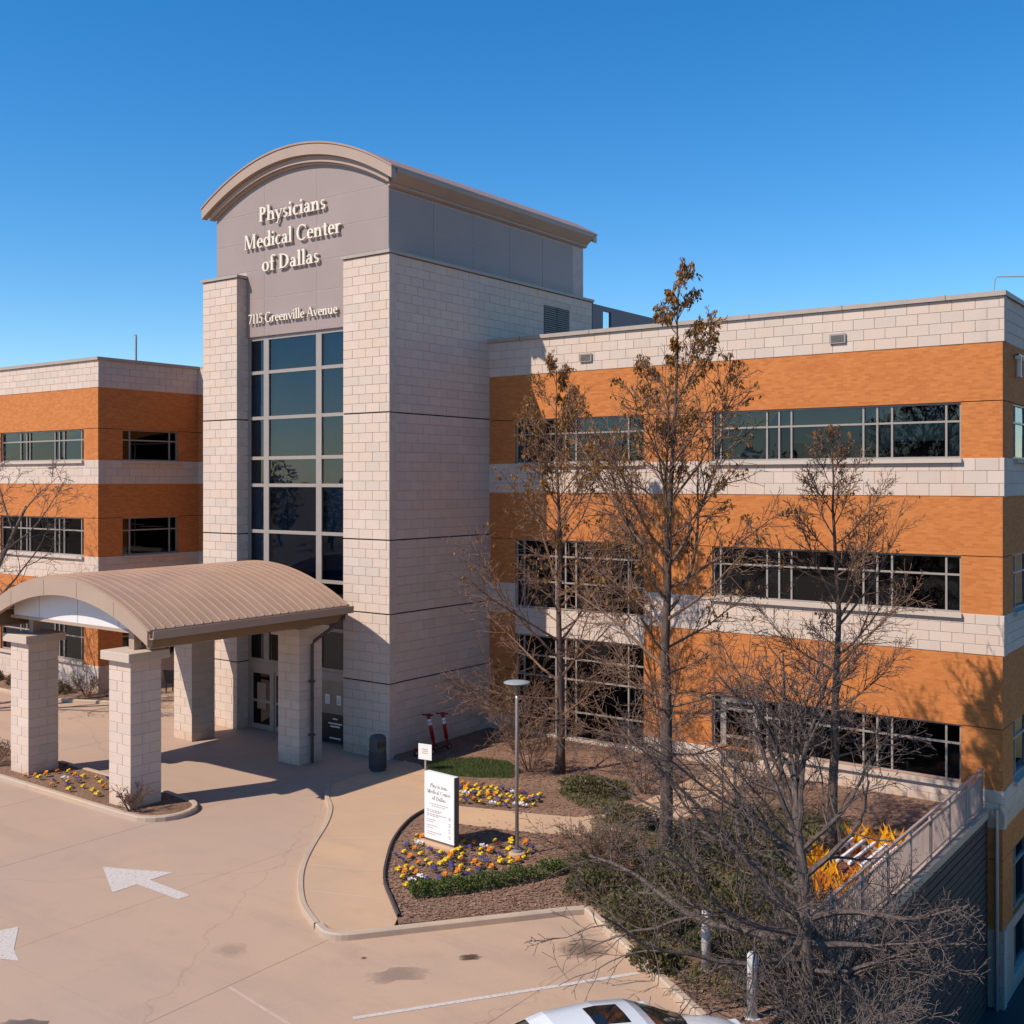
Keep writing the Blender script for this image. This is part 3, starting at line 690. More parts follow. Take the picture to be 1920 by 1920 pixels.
for a, b_ in zip(lx, lx[1:]):
    mb = MB(); sx = [a+.008+(b_-a-.016)*i/8 for i in range(9)]
    lo = [(x, 18.22, 4.93) for x in sx]; hi = [(x, 18.22, max(4.94, kb(x)+.25)) for x in sx]; lo2 = [(x, 18.28, 4.93) for x in sx]
    mb.strip(lo, hi); mb.strip(lo2, lo); mb.poly([lo[0], hi[0], (hi[0][0], 18.28, hi[0][2]), lo2[0]]); mb.build('lunette_panel', M['lunette'], K)
MB().box(-32.45, 18.2, 4.84, -25.3, 18.36, 4.928).build('lunette_sill', M['fascia'], K)
MB().box(KX0+.2, 18.4, 4.855, KX1-.25, KY1-.2, 4.9).build('soffit', M['metal_brown'], K)
for sgn in (1, -1):
    xe = KX1 if sgn > 0 else KX0
    X = lambda d: xe+sgn*d
    P = lambda l_: [(X(a), z) for a, z in l_]
    ze_ = ka(KX1)
    eave(P([(-.06, ze_-.09), (-.06, ze_-.13), (-.12, ze_-.5), (-.3, ze_-.56), (-.34, ze_-.5), (-.3, ze_-.09)]), KY0+.17, KY1-.2, 'eave_fascia', M['metal_brown'], K)
    eave(P([(-.03, ze_-.10), (-.03, ze_-.24), (.15, ze_-.24), (.17, ze_-.02), (.14, ze_-.02), (.125, ze_-.215), (-.01, ze_-.215), (-.01, ze_-.10)]), KY0+.03, KY1+.02, 'gutter', M['fascia'], K)
d_ = MB(); d_.tube([(-24.67, 24.8, 4.9), (-24.75, 24.8, 4.7), (-25.9, 24.62, 3.92), (-25.97, 24.6, 3.8), (-25.97, 24.6, .04)], .055, 8); d_.build('downpipe', M['metal_dark'], K)
for z in (.9, 2.6): MB().box(-26.07, 24.52, z, -25.9, 24.68, z+.06).build('pipe_bracket', M['metal_dark'], K)

# ================================================================== GROUND AND PAVING
g_ = MB(); FAR = 3000
def q4(x0, y0, x1, y1, z): g_.poly([(x0, y0, z), (x1, y0, z), (x1, y1, z), (x0, y1, z)])
XR = -7.3
q4(-FAR, -FAR, XR, FAR, -.05); q4(XR, -FAR, FAR, 10, -.05); q4(30, 10, FAR, FAR, -.05); q4(XR, 60, 30, FAR, -.05)
g_.poly([(XR, 10, -.05), (-2.5, 10, -.05), (-5.0, 14.8, -.05), (XR, 19.3, -.05)])
struct('ground', g_, M['earth'])
s_ = MB(); s_.poly([(XR-.3, 9, -5.2), (31, 9, -5.2), (31, 61, -5.2), (XR-.3, 61, -5.2)]); struct('sunken_yard', s_, M['asphalt'])
dv = MB(); dv.poly([(-90, -40, -.022), (XR, -40, -.022), (XR, 15.5, -.022), (XR, 27.5, -.022), (-90, 27.5, -.022)]); drive = struct('driveway', dv, M['kerb'])
xs_ = [-52.3+4.57*i for i in range(10)]+[-7.35]; ys_ = [2.1, 6.6, 11.1, 15.4, 19.9, 24.4, 27.4]
for i in range(len(xs_)-1):
    for j in range(len(ys_)-1):
        a, b_, c, d = xs_[i]+.005, xs_[i+1]-.005, ys_[j]+.005, ys_[j+1]-.005
        MB().box(a, c, -.02, b_, d, rnd.uniform(-.002, .001)).build('concrete_slab', M['concrete'], drive)
def offs(pts, d):                               # offset an open polyline to its left
    out = []
    for i, p in enumerate(pts):
        a = Vector(pts[max(i-1, 0)]); b_ = Vector(pts[min(i+1, len(pts)-1)]); t_ = (b_-a).normalized(); out.append((p[0]-t_.y*d, p[1]+t_.x*d))
    return out
def smooth_pts(pts, n=6):
    out = []
    P = [Vector(p) for p in pts]
    for i in range(len(P)-1):
        p0, p1, p2, p3 = P[max(i-1, 0)], P[i], P[i+1], P[min(i+2, len(P)-1)]
        for k in range(n):
            t_ = k/n; q = .5*((2*p1)+(p2-p0)*t_+(2*p0-5*p1+4*p2-p3)*t_*t_+(3*p1-p0-3*p2+p3)*t_**3); out.append((q.x, q.y))
    out.append(tuple(P[-1])); return out
def kerb(name, pts, wd=.16, z=.14, mat='kerb'):
    b_ = offs(pts, wd); mb = MB(); pr = [(0, -.02), (0, z-.03), (.03, z), (wd-.01, z), (wd, z-.01), (wd, -.02)]
    lines = []
    for (d, zz) in pr: lines.append([(p[0], p[1], zz) for p in offs(pts, d)])
    for a, c in zip(lines, lines[1:]): mb.strip(c, a)
    mb.poly([l_[0] for l_ in lines]); mb.poly([l_[-1] for l_ in reversed(lines)])
    return tag(mb.build(name, M[mat], None, fix=True), kind='structure')
def flat(name, pts, z, mat, th=None):
    mb = MB(); a = sum(p[0]*q[1]-q[0]*p[1] for p, q in zip(pts, pts[1:]+pts[:1]))
    if a < 0: pts = pts[::-1]
    mb.prism(pts, z-(th or .12), z); return tag(mb.build(name, M[mat]), kind='structure')
# planting ground east of the walk (beds, shrubs, up to the wing)
left_edge = smooth_pts([(-19.75, 24.6), (-19.6, 23.2), (-19.35, 21.85), (-18.6, 20.35), (-17.7, 19.1), (-16.85, 18.1), (-15.95, 17.35), (-15.2, 16.75)], 5)
bedp = left_edge+[(-14.95, 16.55), (-12.5, 19.45), (-12.2, 19.45), (-9.0, 17.2), (-7.9, 16.4), (-7.32, 15.7), (-7.32, 31.7), (-24.3, 31.7), (-24.3, 26.6), (-22.9, 26.3), (-21.6, 25.35)]
flat('planting_bed', bedp, .115, 'mulch')
# the kerbs of the parking bay
kE = smooth_pts([(-16.3, 15.52), (-15.9, 15.35), (-15.5, 15.45), (-15.15, 15.85)], 4)+[(-14.0, 17.33), (-12.62, 19.1), (-12.35, 19.4)]
kerb('kerb_walk', kE)
kerb('kerb_parking', [(-12.42, 19.42), (-10.7, 18.24), (-9.0, 17.07), (-7.4, 15.97), (-5.2, 14.45)])
# the main walk and its branch
wl = smooth_pts([(-23.5, 23.0), (-22.6, 22.1), (-21.75, 21.4), (-20.85, 20.35), (-19.9, 19.0), (-19.1, 17.95), (-18.3, 17.1), (-17.3, 16.25), (-16.3, 15.68)], 5)
walkp = wl+[(-15.6, 15.62), (-15.25, 15.95), (-14.98, 16.4)]+left_edge[::-1]+[(-21.6, 25.35), (-22.9, 26.3), (-23.6, 26.35)]
walk = flat('walkway', walkp, .10, 'concrete_walk')
jm = MB()
for (p, q) in (((-22.3, 22.0), (-20.3, 24.6)), ((-21.3, 20.95), (-19.5, 22.4)), ((-20.15, 19.4), (-18.75, 20.5)), ((-19.0, 17.9), (-17.35, 18.6)), ((-17.8, 16.75), (-16.1, 17.4))):
    d = (Vector(q)-Vector(p)).normalized(); n = Vector((-d.y, d.x))*.008
    jm.poly([(p[0]-n.x, p[1]-n.y, .1015), (q[0]-n.x, q[1]-n.y, .1015), (q[0]+n.x, q[1]+n.y, .1015), (p[0]+n.x, p[1]+n.y, .1015)])
jm.build('walk_joint', M['mortar'], walk)
kerb('kerb_drive', wl[::-1], .15, .118)
PATHP = [(-19.6, 22.55), (-18.2, 22.25), (-16.1, 22.8), (-15.0, 23.4), (-13.6, 25.0), (-13.6, 31.6), (-15.2, 31.6), (-15.2, 26.0), (-15.9, 24.55), (-17.0, 24.15), (-19.2, 23.45)]
flat('path', PATHP, .122, 'concrete_walk', .05)
ed = left_edge[2:]
mb = MB(); o1 = offs(ed, .0); o2 = offs(ed, .05)
mb.strip([(x, y, .19) for x, y in o1], [(x, y, .19) for x, y in o2]); mb.strip([(x, y, .09) for x, y in o1], [(x, y, .19) for x, y in o1]); mb.strip([(x, y, .19) for x, y in o2], [(x, y, .09) for x, y in o2])
tag(mb.build('edging_strip', M['metal_dark'], None, fix=True), 'dark steel edging strip along the curved edge of the flower bed', 'edging')
# kerbed island under the front pillars
ip = [(-46, 17.75)]+[(-26.2, 17.62)]+[(-25.55+.98*math.cos(R(t_)), 18.62+.98*math.sin(R(t_))) for t_ in range(-75, 91, 15)]+[(-27, 19.75), (-46, 20.1)]
flat('island_bed', offs(ip+[ip[0]], .14)[:-1], .105, 'mulch')
kerb('kerb_island', ip, .16, .14)
# round tree bed in the drive before the left wing
tp_ = [(-43.4+1.25*math.cos(R(a)), 21.2+1.25*math.sin(R(a))) for a in range(0, 361, 15)]
flat('tree_bed', tp_[:-1], .10, 'mulch'); kerb('kerb_tree_bed', tp_, .16, .14)
# bed along the left wing
flat('wing_bed', [(-60, 25.3), (-42.2, 25.3), (-38.6, 26.9), (-38.9, 27.6), (-41.5, 27.14), (-60, 27.14)], .10, 'mulch')
kerb('kerb_wing', [(-60, 25.15), (-42.1, 25.15), (-38.4, 26.8)], .15, .13)
flat('patio', [(-41.5, 27.4), (-38.7, 27.2), (-33.7, 27.2), (-33.7, 32.2), (-41.5, 32.2)], .06, 'concrete_walk', .08)
# painted markings
def arrow(name, tip, d, ln=3.1, wd=1.55, lab=None):
    t_ = Vector(tip); d = Vector(d).normalized(); n = Vector((-d.y, d.x)); P_ = lambda a, b_: tuple(t_-d*a+n*b_)+(.0055,)
    mb = MB(); pts = [P_(0, 0), P_(1.62, .78), P_(1.62, .17), P_(3.1, .15), P_(3.1, -.15), P_(1.62, -.17), P_(1.62, -.78)]
    mb.poly([pts[0], pts[1], pts[2], pts[5], pts[6]]); mb.poly([pts[2], pts[3], pts[4], pts[5]])
    return mb
def worn_paint(name):
    b = NB(name); c = b.pos(); f = b.noise(c, 16, 6, .7); k_ = b.ramp(f, [(.36, (0,0,0)), (.50, (1,1,1))])
    col = b.mix(k_, (.44, .30, .21), (.56, .49, .45)); return b.out(col, .7)
worn_paint('worn_paint'); plain('old_paint', (.50, .35, .27), .8, var=.15, scale=8)
struct('painted_arrow', arrow('a', (-22.96, 15.12), (-1, .02)), M['worn_paint'])
mb = MB(); mb.poly([(-21.24, 12.08, .0055), (-22.0, 10.3, .0055), (-19.72, 11.22, .0055), (-20.3, 11.45, .0055)]); struct('painted_arrow', mb, M['worn_paint'])
def stripe(p, q, wd=.1, mat='worn_paint', z=.0055):
    d = (Vector(q)-Vector(p)).normalized(); n = Vector((-d.y, d.x))*wd/2; mb = MB()
    mb.poly([(p[0]+n.x, p[1]+n.y, z), (p[0]-n.x, p[1]-n.y, z), (q[0]-n.x, q[1]-n.y, z), (q[0]+n.x, q[1]+n.y, z)]); return struct('parking_stripe', mb, M[mat])
stripe((-13.1, 13.34), (-10.1, 17.66)); stripe((-10.9, 11.8), (-7.9, 16.1)); stripe((-15.7, 12.86), (-13.4, 12.5), .06, 'old_paint')
def blot(name, cx, cy, rx, ry, rot, col, seed, a=.8):
    b = NB('stain_or_shadow_'+name); c = b.pos(); f = b.noise(c, 5, 5, .7); b.out(col, .8)
    mb = MB(); r2 = random.Random(seed); pts = []
    for k_ in range(26):
        t_ = 2*math.pi*k_/26; s__ = 1+r2.uniform(-.28, .22); x, y = rx*s__*math.cos(t_), ry*s__*math.sin(t_)
        pts.append((cx+x*math.cos(rot)-y*math.sin(rot), cy+x*math.sin(rot)+y*math.cos(rot), .0045))
    tc = b.objco(); ln = b.n('ShaderNodeVectorMath', operation='DISTANCE'); b.l(c, ln.inputs[0]); ln.inputs[1].default_value = (cx, cy, .0045)
    fade = b.math('SUBTRACT', 1.0, b.math('DIVIDE', ln.outputs['Value'], max(rx, ry)*1.05))
    al = b.math('MULTIPLY', b.ramp(b.math('ADD', fade, b.math('MULTIPLY', b.math('SUBTRACT', f, .5), .9)), [(.12, (0,0,0)), (.75, (a,a,a))]), 1.0)
    b.l(al, b.p.inputs['Alpha'])
    mb.poly(pts); return tag(mb.build('oil_stain_or_shadow', b.m), kind='structure')
blot('grey', -13.6, 15.0, .7, .3, R(50), (.22, .165, .135), 1, .38); blot('dark', -13.0, 16.35, .26, .14, R(40), (.08, .045, .028), 2, .95); blot('kerb', -11.45, 17.95, .6, .5, 0, (.15, .10, .07), 3, .55)
blot('drive', -16.9, 13.9, .45, .3, 0, (.26, .185, .14), 4, .22); blot('spot', -14.6, 15.15, .07, .06, 0, (.14, .05, .03), 5, .95); blot('corner', -17.2, 9.9, .7, .3, R(30), (.14, .11, .095), 6)  # 'corner' paints an unseen tree's dark shadow onto the paving; the others are oil

# ---- retaining wall and railing ----------------------------------------------
rw = thing('retaining_wall', 'tall dark block retaining wall dropping to the sunken yard beside the right wing', 'wall', (XR, 25, 0), world=True)
MB().box(XR-.3, 19.3, -5.2, XR-.03, 31.68, -.06).build('backing', M['block_dark'], rw)
nC = 25; hC = 5.15/nC
cm = MB().box(0, 0, 0, .06, 12.36, hC-.035).mesh('block_course'); cm.materials.append(M['block_dark'])
for i in range(nC): place('block_course', cm, None, rw, (XR-.06+rnd.uniform(-.004, .004), 19.31, -5.2+i*hC))
for (p, q) in (((XR, 19.3), (-5.0, 14.8)), ((-5.0, 14.8), (-2.5, 10))):
    mb = MB(); mb.poly([(p[0], p[1], -5.2), (p[0], p[1], -.05), (q[0], q[1], -.05), (q[0], q[1], -5.2)]); mb.build('wall_face', M['block_dark'], rw)
MB().box(XR-.32, 19.35, -.05, XR+.06, 31.66, .14).build('wall_coping', M['kerb'], rw)
rl = thing('railing', 'long pale metal railing with close pickets along the edge of the sunken yard', 'railing', (XR-.12, 25, 0), world=True)
xr = XR-.12
for y in [18.7+1.6*i for i in range(9)]: MB().box(xr-.035, y-.035, .1, xr+.035, y+.035, 1.2).build('post', M['rail_metal'], rl)
for z, h in ((1.2, .05), (1.04, .035), (.24, .035)): MB().box(xr-.03, 18.6, z, xr+.03, 31.6, z+h).build('rail', M['rail_metal'], rl)
pk = MB(); y = 18.78
while y < 31.5: pk.box(xr-.011, y, .275, xr+.011, y+.022, 1.04); y += .095
tag(pk.build('picket', M['rail_metal'], rl), kind='stuff')

# ================================================================== OBJECTS
# slatted bench beside the railing
bn = thing('slatted_bench', 'low backless bench of parallel pale metal bars among orange plants by the railing', 'bench', (-8.45, 24.95, .115))
for k_ in range(5): MB().box(-.55+k_*.265, -.88, .42, -.49+k_*.265, .88, .47).build('slat', M['sign_face'], bn)
for y in (-.6, .6):
    MB().box(-.55, y-.03, .37, .57, y+.03, .418).build('cross_beam', M['rail_metal'], bn)
    for x in (-.5, .5): MB().box(x-.03, y-.03, 0, x+.03, y+.03, .368).build('leg', M['rail_metal'], bn)
flat('red_mulch_patch', [(-9.15, 23.9), (-7.55, 23.9), (-7.55, 26.9), (-9.15, 26.9)], .125, 'red_mulch', .02)
# bollards
def bollard(x, y, lab):
    t_ = thing('bollard', lab, 'bollard', (x, y, .1), group='white bollards behind the parking kerb')
    MB().lathe([(.085, 0), (.085, 1.02), (.075, 1.08), (.04, 1.11), (.005, 1.115)], n=16).build('post', M['white_post'], t_, smooth=True); MB().lathe([(.13, 0), (.13, .02), (.09, .03)], n=16).build('base_collar', M['white_post'], t_)
bollard(-9.05, 18.3, 'white round bollard behind the kerb, the one farther from the car'); bollard(-7.62, 17.1, 'white round bollard behind the kerb, the one nearer the car')
# litter bin
t_ = thing('litter_bin', 'dark cylindrical litter bin standing beside the tower corner', 'bin', (-23.5, 25.0, .1))
MB().lathe([(.24, 0), (.25, .05), (.25, .6), (.25, .62)], n=24).build('body', M['charcoal'], t_, smooth=False)
MB().lathe([(.255, .62), (.26, .64), (.26, .98), (.22, 1.06), (.12, 1.1), (.01, 1.105)], n=24).build('lid', M['charcoal'], t_); MB().box(.15, -.2, .74, .262, .1, .92).build('opening', M['black'], t_)
sl = MB()
for k_ in range(24):
    a = 2*math.pi*k_/24; sl.box(.256*math.cos(a)-.012, .256*math.sin(a)-.012, .06, .256*math.cos(a)+.012, .256*math.sin(a)+.012, .6)
sl.build('slat', M['charcoal'], t_)
# small white sign on a post
t_ = thing('small_sign', 'small square white sign on a short post at the lawn edge', 'sign', (-22.2, 25.75, .11), R(8))
MB().box(-.03, -.02, 0, .03, .02, .42).build('post', M['frame'], t_); MB().box(-.24, -.035, .36, .24, -.022, .84).build('board', M['sign_face'], t_)
pr_ = MB()
for k_ in range(3): pr_.box(-.1, -.0385, .55+k_*.06, .1, -.036, .575+k_*.06)
pr_.build('print', M['ink_faint'], t_)
# monument sign
t_ = thing('monument_sign', 'upright white monument sign with directory text standing in the flower bed', 'sign', (-17.36, 20.72, .11), R(-5))
MB().box(-.62, -.28, 0, .62, .28, .07).build('plinth', M['concrete_walk'], t_); MB().box(-.5, -.07, .07, .5, .07, .12).build('foot', M['frame_dark'], t_)
bevel(MB().box(-.51, -.08, .12, .51, .08, 1.75).build('panel', M['sign_face'], t_), .008, 1); MB().box(.512, -.075, .13, .53, .075, 1.74).build('side_trim', M['frame_dark'], t_)
for tx, z, hw in (('Physicians', 1.40, .30), ('Medical Center', 1.25, .40), ('of Dallas', 1.10, .24)): write(tx, -hw, hw, .09, .002, M['ink'], t_, z=z, y=-.081)
pr_ = MB(); r2 = random.Random(3)
for k_, (z, a, b_) in enumerate(((1.0, -.32, .3), (.95, -.25, .22), (.84, -.42, .1), (.80, -.42, .05), (.74, -.42, .25), (.70, -.42, .0), (.60, -.42, -.1), (.55, -.42, -.2), (.46, -.42, -.05), (.40, -.42, -.2), (.30, -.42, .1), (.25, -.42, -.1))):
    x = a
    while x < b_:
        l_ = r2.uniform(.04, .1); pr_.box(x, -.0835, z-.012, min(b_, x+l_), -.081, z+.012); x += l_+.02
    if k_ > 3: pr_.box(.33, -.0835, z-.012, .40, -.081, z+.012)
pr_.build('directory_print', M['ink_faint'], t_)
# lamp post
t_ = thing('lamp_post', 'slim white lamp post with a flat disc top among the flowers', 'street lamp', (-15.42, 21.2, .11))
MB().lathe([(.2, 0), (.2, .08), (.16, .1)], n=20).build('footing', M['concrete_walk'], t_); MB().lathe([(.11, .1), (.11, .14), (.06, .16)], n=16).build('base_plate', M['steel'], t_)
MB().lathe([(.045, .16), (.040, 3.7), (.038, 3.82)], n=14).build('pole', M['steel'], t_, smooth=True)
MB().lathe([(.05, 3.82), (.075, 3.86), (.08, 3.98), (.07, 4.1)], n=16).build('lens', M['metal_brown'], t_, smooth=True)
MB().lathe([(.1, 4.08), (.30, 4.10), (.32, 4.12), (.30, 4.135), (.12, 4.16), (.02, 4.17)], n=28).build('disc', M['lamp_disc'], t_, smooth=True)
# two scooters
def scooter():
    t_ = thing('scooter', '', 'scooter')
    dk = MB(); dk.box(-.075, -.75, .13, .075, -.1, .17); bevel(dk.build('deck', M['black'], t_), .02, 2)
    for y in (-.82, .08):
        wm = MB(); wm.lathe([(.05, -.022), (.105, -.02), (.11, 0), (.105, .02), (.05, .022)], n=20); w_ = wm.build('wheel', M['rubber'], t_); w_.rotation_euler = (0, R(90), 0); w_.location = (0, y, .11)
        hm = MB(); hm.lathe([(.048, -.026), (.048, .026)], n=14); hm.build('hub', M['steel'], w_)
    MB().tube([(0, -.1, .16), (0, .02, .24), (0, -.02, .42)], [.045, .05, .05], 10).build('neck', M['red_paint'], t_)
    MB().tube([(0, -.02, .40), (0, -.16, 1.2)], [.068, .058], 12).build('stem', M['red_paint'], t_, smooth=True)
    MB().tube([(0, -.108, .90), (0, -.143, 1.10)], [.07, .066], 12).build('label_band', M['paper'], t_)
    MB().tube([(0, -.124, .995), (0, -.129, 1.015)], [.0715, .071], 12).build('label_gap', M['red_paint'], t_)
    MB().tube([(-.24, -.2, 1.24), (-.1, -.17, 1.22), (.1, -.17, 1.22), (.24, -.2, 1.24)], .018, 8).build('handlebar', M['black'], t_)
    MB().box(-.06, -.23, 1.2, .06, -.1, 1.27).build('head_unit', M['red_paint'], t_)
    for x in (-1, 1): MB().tube([(x*.13, -.175, 1.222), (x*.25, -.203, 1.242)], .024, 8).build('grip', M['rubber'], t_)
    fm = MB(); fm.tube([(0, -.7, .2), (0, -.84, .25), (0, -.93, .2)], .035, 6); fm.build('mudguard', M['red_paint'], t_)
    MB().tube([(-.06, -.45, .13), (-.16, -.42, 0)], .01, 6).build('kickstand', M['steel'], t_)
    return t_
s1 = scooter(); s1.location = (-23.55, 27.75, .115); s1['label'] = 'red stand-up scooter leaning by the tower wall, the left one of the pair'; s1['group'] = 'parked scooters'; s1.rotation_euler = (R(0), R(-5), R(-4))
s2 = copy_tree(s1); s2.location = (-23.35, 28.2, .115); s2['label'] = 'red stand-up scooter leaning by the tower wall, the right one of the pair'; s2.rotation_euler = (0, R(-4), R(3))
# rooftop pole, corner camera
t_ = thing('roof_pole', 'thin bent vent pole rising from the left wing roof', 'pole', (-43.0, 30.0, 13.9)); MB().tube([(0, 0, 0), (0, 0, 1.6), (-.03, 0, 1.68), (-.12, 0, 1.7)], .05, 8).build('pipe', M['steel'], t_)
t_ = thing('security_camera', 'white camera on a bent conduit above the roof corner of the right wing', 'camera', (XC-.3, YW+.35, 14.13))
MB().tube([(0, 0, 0), (.03, 0, .38), (.08, .02, .45), (.9, .55, .45), (1.0, .62, .40)], .014, 6).build('conduit', M['frame'], t_)
MB().lathe([(.03, .2), (.09, .24), (.1, .32), (.06, .4)], 1.0, .62, 12).build('housing', M['sign_face'], t_); MB().box(.98, .6, .1, 1.12, .86, .22).build('lens_body', M['sign_face'], t_)
# patio chair behind the canopy
t_ = thing('patio_chair', 'black metal chair on the patio behind the front pillar', 'chair', (-39.3, 29.3, .06), R(200))
MB().box(-.26, -.26, .42, .26, .26, .46).build('seat', M['black'], t_); mb = MB(); mb.v = [(-.26, .24, .46), (.26, .24, .46), (.26, .40, 1.0), (-.26, .40, 1.0), (-.26, .28, .46), (.26, .28, .46), (.26, .44, 1.0), (-.26, .44, 1.0)]; mb.f = [(0,1,2,3), (7,6,5,4), (0,4,5,1), (3,2,6,7), (0,3,7,4), (1,5,6,2)]; mb.build('backrest', M['black'], t_)
for x in (-.24, .24):
    for y in (-.24, .24): MB().box(x-.02, y-.02, 0, x+.02, y+.02, .418).build('leg', M['black'], t_)
    MB().tube([(x*1.15, -.22, .44), (x*1.15, -.24, .66), (x*1.15, .3, .68)], .02, 6).build('armrest', M['black'], t_)

# ---- the white car -------------------------------------------------------------
def car(loc, rz):
    t_ = thing('parked_car', 'white saloon car with a sunroof parked nose to the kerb', 'car', loc, rz)
    #      x,   half width, belt z, bottom z, crown z (centre)
    st = [(-2.36, .60, .72, .42, .74), (-2.30, .78, .86, .30, .90), (-2.1, .86, .96, .24, 1.02), (-1.6, .905, .97, .20, 1.05), (-.9, .915, .94, .19, .99), (0, .915, .92, .19, .97), (.75, .91, .90, .19, .98), (1.1, .90, .88, .19, .98), (1.6, .88, .83, .20, .93), (2.0, .84, .76, .23, .84), (2.25, .74, .66, .28, .72), (2.36, .58, .56, .36, .60)]
    mb = MB(); rings = []
    for x, hw, bz, z0, cz in st:
        r_ = []
        prof = [(0, z0), (hw*.8, z0), (hw*.97, z0+.1), (hw*1.0, z0+(bz-z0)*.55), (hw*.965, bz-.03), (hw*.90, bz+.02), (hw*.6, bz+(cz-bz)*.72), (0, cz)]
        for y, z in prof: r_.append((x, y, z))
        for y, z in prof[-2:0:-1]: r_.append((x, -y, z))
        rings.append(r_)
    k = len(rings[0])
    for r_ in rings: mb.v += r_
    for i in range(len(rings)-1):
        for j in range(k): mb.f.append((i*k+j, i*k+(j+1) % k, (i+1)*k+(j+1) % k, (i+1)*k+j))
    mb.f.append(tuple(range(k))[::-1]); e = (len(rings)-1)*k; mb.f.append(tuple(e+j for j in range(k)))
    bo = mb.build('body', M['car_paint'], t_, smooth=True, fix=True); bo.modifiers.new('sub', 'SUBSURF').levels = 2; bo.modifiers['sub'].render_levels = 2
    # greenhouse (glass) from belt to roof
    gs = [(-1.95, .70, .98, .0), (-1.55, .70, .98, .24), (-1.0, .72, .95, .44), (-.3, .73, .93, .50), (.25, .725, .92, .47), (.8, .72, .91, .26), (1.3, .72, .92, .0)]
    mb = MB(); rings = []
    for x, hw, bz, h in gs:
        in_ = h/.50; tw_ = hw-.15*in_
        prof = [(hw+.045, bz-.06), (hw+.04, bz), (tw_+.02, bz+h*.9), (tw_-.07, bz+h+.01), (tw_*.5, bz+h+.045*in_), (0, bz+h+.06*in_)]
        rings.append([(x, y, z) for y, z in prof]+[(x, -y, z) for y, z in prof[-2::-1]])
    k = len(rings[0])
    for r_ in rings: mb.v += r_
    for i in range(len(rings)-1):
        for j in range(k-1): mb.f.append((i*k+j, (i+1)*k+j, (i+1)*k+j+1, i*k+j+1))
    gh = mb.build('windows', M['car_glass'], t_, smooth=True, fix=True)
    # painted roof skin and pillars follow the same rings, lifted 8 mm
    def lift(p, d=.010):
        return (p[0], p[1]*(1+d*.9), p[2]+d)
    def lerp(i, f, j): a, c = rings[i][j], rings[i+1][j]; return tuple(a[q]+(c[q]-a[q])*f for q in range(3))
    rf = MB(); rows_ = [[lerp(1, .55, j) for j in range(2, k-2)]]+[[rings[i][j] for j in range(2, k-2)] for i in (2, 3, 4)]+[[lerp(4, .30, j) for j in range(2, k-2)]]
    for a, c in zip(rows_, rows_[1:]): rf.strip([lift(p, .012) for p in a], [lift(p, .012) for p in c])
    ro = rf.build('roof', M['car_paint'], t_, smooth=True, fix=True)
    sn = MB(); rows2 = [[lerp(2, .75, j) for j in range(4, k-4)], [rings[3][j] for j in range(4, k-4)], [lerp(3, .62, j) for j in range(4, k-4)]]
    for a, c in zip(rows2, rows2[1:]): sn.strip([(p[0], p[1]*.95, p[2]+.020) for p in a], [(p[0], p[1]*.95, p[2]+.020) for p in c])
    sn.build('sunroof', M['car_glass'], ro, fix=True)
    for sd in (0, 1):
        J = (lambda j: j) if not sd else (lambda j: k-1-j)
        for (seq, nm) in ((((5, 1.0), (5, .0), (4, .30)), 'front_pillar'), (((0, .15), (0, 1), (1, .55)), 'rear_pillar'), (((3, .02), (3, .12)), 'door_pillar')):
            pl = MB()
            if nm == 'door_pillar': A = [lift(lerp(3, .0, J(j)), .008) for j in (0, 1, 2)]; C = [lift(lerp(3, .16, J(j)), .008) for j in (0, 1, 2)]; pl.strip(A, C)
            else:
                A = [lift(lerp(i, f, J(2)), .009) for i, f in seq]; C = [lift(lerp(i, f, J(3)), .012) for i, f in seq]; pl.strip(A, C)
            pl.build(nm, M['car_paint'], t_, fix=True)
    for x in (-1.42, 1.42):
        for y in (-.80, .80):
            wm = MB(); wm.lathe([(.2, -.1), (.30, -.105), (.325, -.08), (.325, .08), (.30, .105), (.2, .1)], n=28); wo = wm.build('wheel', M['rubber'], t_); wo.rotation_euler = (R(90), 0, 0); wo.location = (x, y, .325)
            rm = MB(); rm.lathe([(.2, -.09), (.21, .108), (.06, .112), (.02, .1)], n=18) if y < 0 else rm.lathe([(.02, -.1), (.06, -.112), (.21, -.108), (.2, .09)], n=18)
            rm.build('rim', M['steel'], wo)
    for y in (-.62, .62):
        hl = MB(); hl.box(2.12, y-.14, .60, 2.30, y+.14, .70); bevel(hl.build('headlight', M['headlight_lens'], t_), .03, 2)
        tl = MB(); tl.box(-2.36, y-.16, .74, -2.24, y+.16, .88); bevel(tl.build('tail_light', M['tail_lens'], t_), .03, 2)
        mm = MB(); s_ = 1 if y > 0 else -1; mm.box(.72, s_*.94-.09, .94, .86, s_*.94+.09, 1.07); bevel(mm.build('mirror', M['car_paint'], t_), .03, 2)
    MB().box(2.30, -.4, .40, 2.375, .4, .54).build('grille', M['black'], t_); MB().box(-2.385, -.26, .5, -2.36, .26, .62).build('number_plate', M['paper'], t_)
    return t_
car((-8.02, 13.52, 0), R(55.2))
